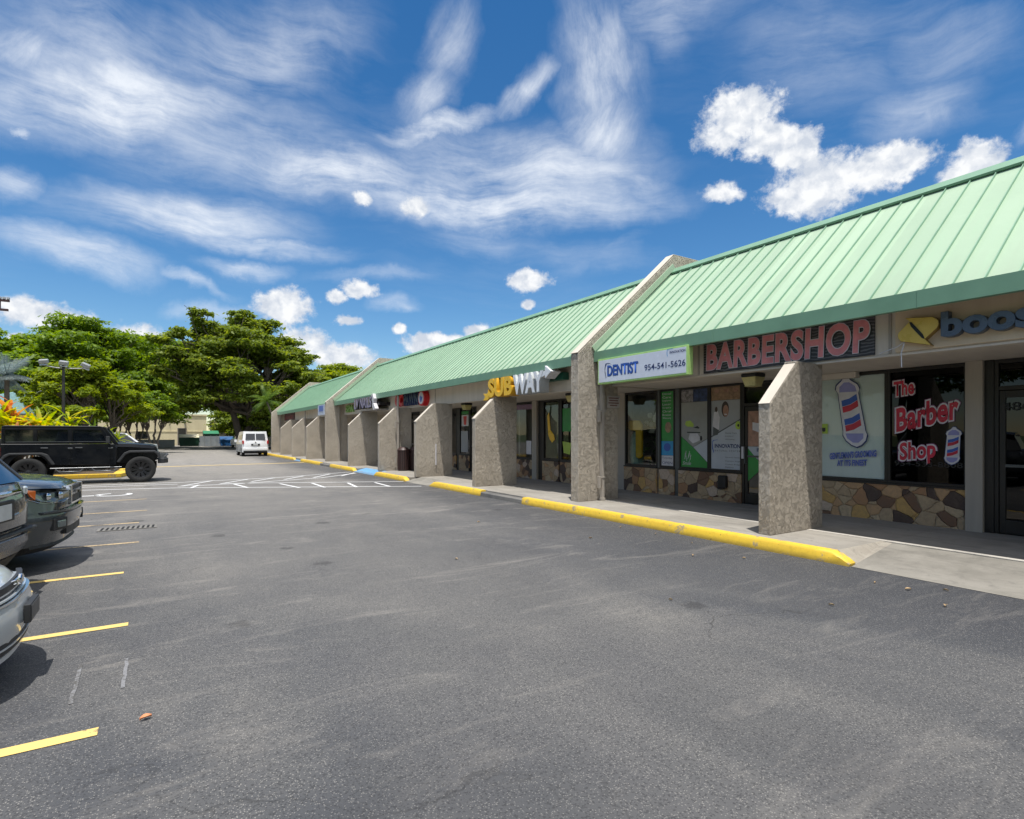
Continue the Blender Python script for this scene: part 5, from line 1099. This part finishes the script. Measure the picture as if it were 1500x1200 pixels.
# ------------------------------------------------------------------ vegetation
def mat_leaf(name, c1, c2, c3=None, trans=.52, rough=.5):
    m = bpy.data.materials.new(name); m.use_nodes = True; nt = NT(m.node_tree); nt.n.clear(); MATS[name] = m
    out = nt.node('ShaderNodeOutputMaterial')
    rnd = nt.node('ShaderNodeNewGeometry'); ri = rnd.outputs['Random Per Island']; pos = rnd.outputs['Position']
    f = nt.math('ADD', nt.math('MULTIPLY', ri, .6), nt.math('MULTIPLY', nt.noise(pos, .55, 3), .4))
    col = nt.ramp(f, [(.25,c1),(.6,c2),(.9,c3 or c2)])
    b = nt.node('ShaderNodeBsdfPrincipled', ins={'Roughness':rough,'Base Color':col}); b.inputs['Specular IOR Level'].default_value = .3
    hs = nt.node('ShaderNodeHueSaturation', ins={'Hue':.485,'Saturation':1.1,'Value':1.5,'Color':col}).outputs[0]
    t = nt.node('ShaderNodeBsdfTranslucent', ins={'Color':hs})
    mx = nt.node('ShaderNodeMixShader', ins={0:trans,1:b.outputs[0],2:t.outputs[0]}); nt.l.new(mx.outputs[0], out.inputs[0])
    return m
LEAF_DARK = mat_leaf('dark_green_leaf', (.095,.145,.018), (.17,.23,.027), (.29,.34,.05))
LEAF_MID = mat_leaf('mid_green_leaf', (.09,.16,.015), (.155,.25,.024), (.25,.35,.04))
LEAF_LIME = mat_leaf('yellow_green_leaf', (.13,.19,.012), (.21,.28,.02), (.34,.38,.03))
LEAF_PALM = mat_leaf('palm_leaf', (.06,.12,.02), (.11,.19,.03), (.18,.26,.05)); LEAF_SILV = mat_leaf('silver_palm_leaf', (.16,.21,.22), (.24,.29,.29), (.34,.38,.37))
LEAF_CROT = mat_leaf('croton_leaf', (.17,.28,.02), (.42,.46,.03), (.70,.48,.05)); LEAF_RED = mat_leaf('red_orange_leaf', (.36,.09,.05), (.52,.22,.06), (.58,.38,.10))
BARK = simple('grey_brown_bark', (.115,.095,.075), .9, var=.35, scale=8, bump=.01)

def leaf_mesh(name, C, Nrm, size, mat, parent, aspect=1.7, rng=None, bend=.18):
    """one mesh of kite-shaped leaves: C centres (n,3), Nrm normals (n,3), size (n,)"""
    n = len(C); r = rng
    Nrm = Nrm/np.linalg.norm(Nrm, axis=1, keepdims=True)
    a = r.normal(size=(n,3)); T = np.cross(Nrm, a); T /= np.linalg.norm(T, axis=1, keepdims=True); B = np.cross(Nrm, T)
    s = size[:,None]
    v = np.stack([C-T*s*.5*aspect, C+B*s*.42+Nrm*s*bend*.3, C+T*s*.5*aspect-Nrm*s*bend, C-B*s*.42+Nrm*s*bend*.3], axis=1).reshape(-1,3)
    me = bpy.data.meshes.new(name); me.vertices.add(4*n); me.vertices.foreach_set('co', v.astype(np.float32).ravel())
    me.loops.add(4*n); me.loops.foreach_set('vertex_index', np.arange(4*n, dtype=np.int32))
    me.polygons.add(n); me.polygons.foreach_set('loop_start', np.arange(0,4*n,4, dtype=np.int32)); me.polygons.foreach_set('loop_total', np.full(n,4,dtype=np.int32))
    me.update(calc_edges=True); me.validate(); me.materials.append(mat)
    o = bpy.data.objects.new(name, me); COL.objects.link(o)
    if parent: o.parent = parent
    return o
def in_clumps(clumps, n, r, flat=.35, shell=.55):
    """leaf centres and normals: clumps are (x,y,z,rx,ry,rz); leaves sit mostly towards each clump's upper shell"""
    cl = np.array(clumps, float); w = (cl[:,3]*cl[:,4]+cl[:,3]*cl[:,5]+cl[:,4]*cl[:,5]); w /= w.sum()
    idx = r.choice(len(cl), n, p=w); d = r.normal(size=(n,3)); d /= np.linalg.norm(d,axis=1,keepdims=True)
    d[:,2] = np.where(r.random(n) < .4, np.abs(d[:,2]), d[:,2])
    rad = shell*.75+(1-shell*.75)*r.random(n)**.5; rad *= 1+.20*r.normal(size=n)
    C = cl[idx,:3]+d*cl[idx,3:]*rad[:,None]
    N = d*.55+r.normal(size=(n,3))*.45+np.array([0,0,.75])
    return C, N
def limb(mb, p, q, r0, r1, wob, r, n=5):
    p, q = np.array(p,float), np.array(q,float); pts = []
    L = np.linalg.norm(q-p)
    for i in range(n+1):
        t = i/n; o_ = r.normal(size=3)*wob*L*math.sin(math.pi*t); pts.append(tuple(p+(q-p)*t+o_+np.array([0,0,.06*L*math.sin(math.pi*t)])))
    mb.tube(pts, [r0+(r1-r0)*i/n for i in range(n+1)], 7)
    return pts
def tree(name, loc, seed, clumps, leaves, lsize, mat, label, trunks, tr=.3, group=None, flat=.4, fork=2.2, bark=BARK):
    """clumps relative to the foot of the tree; every clump gets a limb; sub-clumps roughen the outline"""
    r = np.random.default_rng(seed); root = empty(name, loc); tag(root, label, 'tree', group)
    sub = []
    for (x,y,z,a,b,c) in clumps:
        k = max(5, int(5+a*2.6))
        for i in range(k):
            d = r.normal(size=3); d /= np.linalg.norm(d); f = .55+.5*r.random()
            s = .30+.26*r.random()
            sub.append((x+d[0]*a*f, y+d[1]*b*f, z+d[2]*c*f, a*s*1.15, b*s*1.15, max(c*s*.62, .22)))
    C, N = in_clumps(sub, int(leaves*.84), r); C2, N2 = in_clumps(clumps, leaves-int(leaves*.84), r, shell=.25)
    C = np.vstack([C,C2]); N = np.vstack([N,N2]); S = lsize*(.6+.8*r.random(len(C)))
    leaf_mesh('crown', C, N, S, mat, root, rng=r)
    mb = MB()
    for (tx,ty,bx,by,h) in trunks:
        limb(mb, (tx,ty,-.1), (bx,by,h), tr*1.15, tr*.72, .03, r, 6)
    for i, (x,y,z,a,b,c) in enumerate(clumps):
        t = min(trunks, key=lambda q: (q[2]-x)**2+(q[3]-y)**2)
        limb(mb, (t[2],t[3],t[4]), (x,y,z-.2*c), tr*.5, tr*.13, .06, r, 5)
        for k in range(3):
            d = r.normal(size=3)*.5; limb(mb, (x*.6+t[2]*.4,y*.6+t[3]*.4,z*.6+t[4]*.4), (x+d[0]*a,y+d[1]*b,z+abs(d[2])*c), tr*.22, tr*.05, .08, r, 4)
    mb.build('trunk', bark, root, smooth=60)
    return root
def dome(seed, R_, h, zc, n, size, squash=.5, skirt=-.25):
    """clumps over the shell and inside of a broad dome, with a drooping skirt"""
    r = random.Random(seed); out = []
    for i in range(n):
        u = r.random()*2*math.pi; e = skirt+(1.57-skirt)*r.random()**1.15; f = .62+.34*r.random()
        s = size*(.65+.65*r.random())
        out.append((R_*f*math.cos(e)*math.cos(u), R_*f*math.cos(e)*math.sin(u), zc+h*f*math.sin(e)*(1 if e > 0 else .55), s, s, s*squash))
    return out
# big dark tree behind the far end of the plaza: ragged top, a long arm to the left
big = dome(11, 8.5, 10.6, 4.6, 110, 1.75, .62, -.55)
big += [(-4.6,-2.6,13.4,1.4,1.4,.8),(-5.2,-3.1,14.7,1.1,1.1,.6),(-6.9,-4.0,12.2,1.4,1.4,.5),(-8.6,-4.9,11.4,1.1,1.1,.4),(-7.6,-4.4,10.0,1.6,1.6,.6),(-8.4,-4.9,8.1,1.4,1.4,.5),(-.6,-.4,15.3,1.5,1.5,.6),(2.4,1.4,14.6,1.9,1.9,.7),(4.6,2.9,13.4,2.0,2.0,.8),(6.6,3.7,11.4,1.9,1.9,.8),(8.0,4.6,9.4,1.7,1.7,.8),(-2.5,-1.5,13.0,2.2,2.2,1.0),(-4.6,-3.2,3.2,1.7,1.7,.9),(-6.2,-3.6,5.0,1.8,1.8,1.0),(5.4,3.0,3.8,2.4,2.4,1.3),(2.0,-3,3.0,2.2,2.2,1.2),(8.2,4.6,6.0,2.2,2.2,1.4),(-6.5,-3.8,8.2,1.8,1.8,1.1)]
big = [c_ for c_ in big if not (c_[0] < -2 and c_[2] < 4.8)]
tree('broad_tree', (8.6,72,0), 3, big, 120000, .27, LEAF_DARK, 'tallest dark green tree with ragged crown behind the far end of the plaza', [(0,0,.3,.2,4.0),(.4,.3,1.6,.9,4.6),(-.5,-.2,-1.6,-1.0,4.4)], .42)
tree('spreading_tree', (-6.4,80,0), 21, dome(31, 9.6, 9.4, 4.6, 84, 2.1, .62, -.1)+[(2.2,1.3,13.2,2.2,2.2,.8),(-1.0,-.6,13.4,2.0,2.0,.8),(6.4,4.0,11.8,2.2,2.2,.8)], 80000, .30, LEAF_MID, 'wide green tree behind the light pole with layered crown', [(0,0,0,0,4.0),(1,.5,2.4,1.6,4.6)], .42, 'trees beyond the car park')
tree('spreading_tree', (-16.5,78,0), 22, dome(32, 8.6, 8.4, 3.6, 68, 2.0, .62), 60000, .30, LEAF_MID, 'leftmost green tree at the photo edge behind the colourful planting', [(0,0,0,0,4.0)], .40, 'trees beyond the car park')
tree('spreading_tree', (-.5,108,0), 23, dome(33, 11, 9.6, 7.2, 60, 2.8, .6, 0), 60000, .30, LEAF_MID, 'green tree between the light pole and the tallest dark tree', [(0,0,0,0,6.0)], .36, 'trees beyond the car park')
tree('low_tree', (-4.7,52,0), 24, dome(34, 3.9, 4.2, 2.9, 60, .85, .6, 0), 46000, .16, LEAF_LIME, 'low yellow-green tree with a flat crown beside the light pole', [(0,0,0,0,2.0),(.5,.3,1.6,.4,2.3)], .16)
for i, (x, y, tr_, lb_) in enumerate(((-3.1,60,.09,'small multi-trunk tree just right of the black vehicle windscreen'),(-1.9,61,.09,'small slender tree, middle of the three before the beige building'),(-.5,58,.10,'small vase-shaped tree nearest the beige building door'))):
    tree('small_tree', (x,y,0), 40+i, dome(50+i, 1.7, 2.1, 3.1, 20, .68, .55, 0), 14000, .14, LEAF_MID, lb_, [(0,0,-.5,0,1.9),(.05,0,.55,.2,2.0),(0,.05,.1,.3,2.1)], tr_, 'small trees before the beige building')
tree('background_tree', (21.5,79,0), 61, dome(61, 5.5, 5.0, 6.2, 26, 2.0, .5), 22000, .30, LEAF_LIME, 'bright green treetop showing above the far green roof', [(0,0,0,0,6.0)], .35)
tree('background_tree', (15.0,92,0), 62, dome(62, 7, 6, 3.4, 30, 2.3, .5), 24000, .34, LEAF_DARK, 'dark tree filling the gap behind the small palm', [(0,0,0,0,3.4)], .35)
# unseen trees across the car park and behind, added to darken window and car reflections
src = [o for o in scene.objects if o.name.startswith('spreading_tree') and o.parent is None]
for i, (x, y, k, w_) in enumerate(((-38,4,0,'straight across'),(-36,-14,1,'near left'),(-37,24,2,'second along'),(-40,44,0,'farthest along'),(-14,-40,1,'behind, left'),(4,-42,2,'behind, middle'),(24,-38,0,'behind, right'))):
    c = copy_tree(src[k]); c.location = (x,y,0); c.rotation_euler = (0,0,i*1.3+.4); c['group'] = 'trees across the car park'
    c['label'] = 'broad green tree across the car park, outside the photo, '+w_

def frond(mb, base, az_, el_, L, w, droop, n=9, leaflets=True, fold=.35):
    """arching frond: a narrow rib with paired leaflets"""
    p = Vector(base); d = Vector((math.cos(az_)*math.cos(el_), math.sin(az_)*math.cos(el_), math.sin(el_))); pts = [p.copy()]
    for i in range(n):
        d = (d+Vector((0,0,-droop/n))).normalized(); p = p+d*L/n; pts.append(p.copy())
    for i in range(n):
        a, b = pts[i], pts[i+1]; t = (b-a).normalized(); s = t.cross(Vector((0,0,1))); s = s.normalized() if s.length>.01 else Vector((1,0,0)); up = s.cross(t)
        u = (i+.5)/n; wl = w*math.sin(math.pi*(.12+.86*u)) if leaflets else w*math.sin(math.pi*min(.98,.1+.85*u))
        if leaflets:
            for k in (0,.5):
                q = a+(b-a)*k
                for sg in (-1,1):
                    tip = q+s*sg*wl*.8+t*wl*.55-up*wl*fold; mb.add([q, q+t*L/n*.30, tip], [(0,1,2)])
        else:
            u2 = (i+1)/n; w2 = w*math.sin(math.pi*min(.98,.1+.85*u2)) if i<n-1 else .004; w1 = w*math.sin(math.pi*min(.98,.1+.85*(i/n)))
            for sg in (-1,1): mb.add([a, a+s*sg*w1+up*w1*.35, b+s*sg*w2+up*w2*.35, b], [(0,1,2,3)])
    if leaflets: mb.tube(pts, [.02*(1-.8*i/n) for i in range(n+1)], 4, cap=False)
def palm(loc, h, L, nf, mat, label, trunk_top=(0,0), seed=0, w=.35, droop=1.3, name='palm_tree', tr=.10, cat='palm', group=None, el0=-.3):
    r = random.Random(seed); root = empty(name, loc); tag(root, label, cat, group)
    mb = MB(); top = (trunk_top[0], trunk_top[1], h)
    for i in range(nf):
        frond(mb, top, 2*math.pi*i/nf*2.4+r.random()*.5, el0+(1.45-el0)*(i/nf), L*(.8+.35*r.random()), w, droop*(.7+.6*r.random()))
    mb.build('fronds', mat, root)
    t = MB(); t.tube([(top[0]*u**1.4, top[1]*u**1.4, h*u) for u in [k/8 for k in range(9)]], [tr*(1.25-.45*k/8) for k in range(9)], 9)
    t.build('trunk', BARK, root, smooth=60); return root
palm((9.75,56.5,0), 4.75, 1.9, 26, LEAF_PALM, 'slender leaning palm beside the end wall of the plaza', (-1.25,.4), 5, w=.42)
# planted island behind the off-road vehicle
isl = [(-1.25,25.4),(-1.05,26.6),(-1.1,30),(-.9,33.6),(-1.4,35),(-30,35),(-30,25.4)]
struct(MB().prism_z([(x,y) for x,y in isl], 0, .15).build('island_kerb', YKERB, bevel=.01))
struct(MB().flat_z([(-1.5,25.75),(-1.4,33.6),(-1.6,34.7),(-29.7,34.7),(-29.7,25.75)], .158).build('island_soil', simple('mulch', (.09,.06,.035), .95, var=.4, scale=12, bump=.02)))
def shrub(name, x, y, h, r_, nb, mat, label, seed, w=.06, group='plants on the island', cat='shrub', L=.9, stems=4, droop=.9):
    rr = random.Random(seed); root = empty(name, (x,y,.15)); tag(root, label, cat, group)
    mb = MB(); st = MB()
    heads = []
    for k in range(stems):
        a = 2*math.pi*k/stems+rr.random(); q = r_*.55*rr.random()**.5; hh = h*(.5+.5*rr.random()) if k else h*.8
        hd = (q*math.cos(a), q*math.sin(a), hh-L*.45); heads.append(hd)
        st.tube([(hd[0]*.3,hd[1]*.3,-.05),(hd[0]*.8,hd[1]*.8,hd[2]*.6),hd], [.03,.022,.016], 5)
    for k in range(nb):
        hd = rr.choice(heads); z = hd[2]*(1-.35*rr.random()**2) 
        frond(mb, (hd[0],hd[1],z), rr.random()*6.283, rr.uniform(.1,1.35), L*rr.uniform(.6,1.1), w*rr.uniform(.7,1.2), droop*rr.uniform(.6,1.4), 5, leaflets=False)
    mb.build('foliage', mat, root); st.build('stem', BARK, root, smooth=60); return root
SH = [ # x, y, height, radius, blades, material, label
 (-4.80,27.7,3.2,.45,34,LEAF_RED,'tall cordyline with orange and red leaves at the left edge',.085,1.0),
 (-5.0,27.0,2.75,.7,110,LEAF_CROT,'yellow bushy croton under the tall orange plant',.09,.9),
 (-4.3,27.8,2.6,.8,110,LEAF_CROT,'spiky lime and yellow plant left of the light pole',.07,1.0),
 (-3.75,27.4,2.9,.7,44,LEAF_CROT,'upright yellow-green blades just left of the light pole',.075,1.2),
 (-3.15,27.8,2.7,.8,60,LEAF_CROT,'loose yellow-green plant just right of the light pole',.075,1.1),
 (-2.6,28.4,2.2,.9,80,LEAF_PALM,'green bushy plant above the black vehicle roof',.05,.8),
 (-1.9,27.6,1.9,.8,70,LEAF_LIME,'low lime plant above the black vehicle windscreen',.05,.7),
 (-4.1,26.6,2.25,.8,80,LEAF_RED,'low orange-leaved plant behind the black vehicle roof',.06,.6),
 (-3.3,26.5,2.2,.8,90,LEAF_PALM,'low green strappy plant behind the black vehicle roof',.05,.7),
 (-5.8,28.5,2.6,1.0,90,LEAF_LIME,'lime shrub just outside the left edge beside the cordyline',.07,.9)]
for i, (x,y,h,r_,nb,mt,lb_,w_,L__) in enumerate(SH): shrub('island_plant', x, y, h, r_, nb, mt, lb_, 70+i, w=w_, L=L__)
# silvery fan palm at the left edge
palm((-5.35,30.5,.15), 3.9, 1.0, 30, LEAF_SILV, 'silvery blue palm at the left edge of the photo', (0,0), 9, w=.45, droop=.7, name='silver_palm', tr=.10, el0=-.6)

# ------------------------------------------------------------------ lamps, far buildings, dumpsters
GALV = simple('galvanised_metal', (.38,.39,.39), .45, .5); POLE = simple('dark_pole_paint', (.03,.028,.025), .5)
lp = empty('light_pole', (-3.58,31,.15)); tag(lp, 'dark car park light pole with three grey flood heads', 'light pole')
MB().tube([(0,0,0),(0,0,4.5)], [.07,.05], 10).build('pole', POLE, lp, smooth=60)
ar = MB().tube([(-.62,-.1,4.42),(-.25,0,4.36),(.3,0,4.36),(.75,.1,4.40)], .025); ar.build('arm', GALV, lp)
for px, pz, ry in ((-.66,4.60,-8),(.02,4.58,6),(.78,4.52,26)):
    h_ = MB().obox((px,-.05,pz), (.32,.30,.18), Matrix.Rotation(R(ry),3,'Y') @ Matrix.Rotation(R(12),3,'X')).build('flood_head', GALV, lp, bevel=.03)
    MB().obox((px,-.07,pz-.145), (.26,.24,.02), Matrix.Rotation(R(ry),3,'Y') @ Matrix.Rotation(R(12),3,'X')).build('flood_lens', simple('flood_lens_glass', (.5,.5,.5), .2) if 'flood_lens_glass' not in MATS else MATS['flood_lens_glass'], h_)
# twin crossbar fixture high on a pole outside the left edge
tp = empty('floodlight_mast', (-8.0,40,0)); tag(tp, 'dark crossbars of a tall mast cut off by the left edge', 'mast')
MB().tube([(-.55,0,0),(-.55,0,8.6)], [.12,.09], 10).build('pole', POLE, tp, smooth=60)
MB().box(-.6,1.05,-.06,.06,8.28,8.40).box(.30,1.1,-.06,.06,8.78,8.90).box(.62,.74,-.05,.05,8.40,8.78).build('crossbar', simple('dark_red_steel', (.05,.02,.02), .5), tp, bevel=.01)
cs = MB()
for k in range(5): cs.box(.30+k*.17,.42+k*.17,-.08,.08,8.92,9.02)
cs.build('lamp_row', GALV, tp)
# turquoise roofed kiosk beyond the planting
kb = empty('turquoise_kiosk', (-9.6,58,0)); tag(kb, 'low building with pale turquoise roof glimpsed behind the colourful plants', 'building')
MB().box(-4.0,.6,-2,3,0,3.3).build('wall', BAND, kb)
MB().prism_y([(-4.4,3.2),(.95,3.2),(.95,3.35),(.5,4.9),(-3.2,3.9),(-4.4,3.3)], -2.5, 3.5).build('roof', simple('turquoise_metal', (.36,.60,.62), .4), kb, bevel=.02)
MB().box(.6,1.9,-2.4,-1.0,4.75,5.0).build('roof_unit', GALV, kb, bevel=.02)
# beige building, low wall, gate, dumpsters
BEIGE = mat_smooth_wall('beige_plaster', (.74,.66,.45), (.66,.58,.39)); CREAMW = mat_smooth_wall('cream_plaster', (.80,.72,.57), (.72,.65,.51))
fb_ = empty('beige_building', (2.0,98,0)); tag(fb_, 'long beige building with a dark door beyond the dumpsters', 'building')
MB().box(-40,4.0,-.2,6,0,4.5).build('wall', BEIGE, fb_)
MB().box(-40.1,4.1,-.32,6.1,4.5,4.72).box(-40,4.02,-.26,-.2,2.05,2.15).build('cornice', BEIGE, fb_)
MB().box(.25,1.25,-.27,-.19,0,2.55).build('door', simple('dark_door', (.03,.03,.025), .6), fb_); MB().box(.15,.25,-.29,-.18,0,2.62).box(1.25,1.35,-.29,-.18,0,2.62).box(.25,1.25,-.29,-.18,2.55,2.65).build('door_frame', GUTTER, fb_)
for x in (-22,-16,-10,-5): MB().box(x,x+1.4,-.27,-.19,1.0,2.1).build('window', CARGLASS, fb_)
lt = MB().box(1.0,1.25,-.6,-.2,3.55,3.75).box(1.08,1.16,-.5,-.2,2.7,3.6).build('wall_lamp', GALV, fb_)
wb = empty('cream_building', (13,94,0)); tag(wb, 'cream building partly hidden behind the tallest tree', 'building')
MB().box(-6.0,10,-.2,12,0,3.6).build('wall', CREAMW, wb); MB().box(-6.15,10.15,-.35,12.1,3.6,3.85).build('parapet', CREAMW, wb); MB().box(-4.6,-3.2,-.26,-.19,1.0,2.2).build('window', CARGLASS, wb)
lw = MB().box(-30,1.6,86,86.25,0,.95).build('low_wall', mat_smooth_wall('grey_wall', (.52,.53,.54), (.44,.45,.46))); tag(lw, 'low grey wall in front of the beige building', 'wall')
fc = empty('screen_fence', (6.6,85,0)); tag(fc, 'pale grey mesh fence around the dumpsters', 'fence')
for k in range(8): MB().tube([(-2.3+k*.72,0,0),(-2.3+k*.72,0,1.5)], .035).build('post', GALV, fc)
m_, nt_, b_, geo_, obj_, out_n = material('fence_fabric')
setb(nt_, b_, color=nt_.mix(nt_.rng(nt_.noise(geo_,2,4),.35,.65), (.30,.34,.38), (.40,.43,.45)), rough=.8)
MB().box(-2.3,2.75,-.012,.012,.08,1.42).build('mesh_panel', m_, fc)
def dumpster(x, y, w, d, h, body, lid, label, rz=0):
    o = empty('dumpster', (x,y,0), rz); tag(o, label, 'dumpster')
    MB().prism_y([(-w/2+.1,.12),(w/2-.1,.12),(w/2,h*.75),(w/2,h),(-w/2,h),(-w/2,h*.75)], -d/2, d/2).build('bin', body, o, bevel=.02)
    r_ = MB()
    for k in range(5): r_.box(-w/2+.2+k*(w-.4)/4-.04,-w/2+.2+k*(w-.4)/4+.04,-d/2-.06,-d/2,.2,h*.72)
    r_.box(-w/2-.04,w/2+.04,-d/2-.07,d/2+.05,h-.10,h-.02).build('rib', body, o, bevel=.01)
    MB().add([(-w/2,-d/2-.05,h+.02),(w/2,-d/2-.05,h+.02),(w/2,d/2,h+.42),(-w/2,d/2,h+.42),(-w/2,-d/2-.05,h-.02),(w/2,-d/2-.05,h-.02),(w/2,d/2,h-.02),(-w/2,d/2,h-.02)],[(0,1,2,3),(0,3,7,4),(1,5,6,2),(0,4,5,1),(3,2,6,7)]).build('lid', lid, o, bevel=.02)
    for s in (-1,1): MB().box(s*(w/2+.03)-.05,s*(w/2+.03)+.05,-.5,.5,h*.5,h*.62).build('lift_pocket', body, o)
    return o
GB = simple('dumpster_green', (.02,.09,.05), .5, var=.3); BB = simple('dumpster_blue', (.02,.13,.36), .5, var=.2)
dumpster(3.15, 83.6, 2.25, 1.5, 1.25, GB, simple('cream_lid', (.66,.60,.42), .6), 'green dumpster with cream lid in the open')
dumpster(5.9, 87.2, 1.9, 1.5, 1.75, GB, simple('green_lid', (.03,.20,.10), .5), 'dark green dumpster standing behind the mesh fence')
dumpster(7.55, 83.4, 1.7, 1.4, .95, BB, simple('blue_lid', (.03,.10,.25), .5), 'blue dumpster in front of the mesh fence')
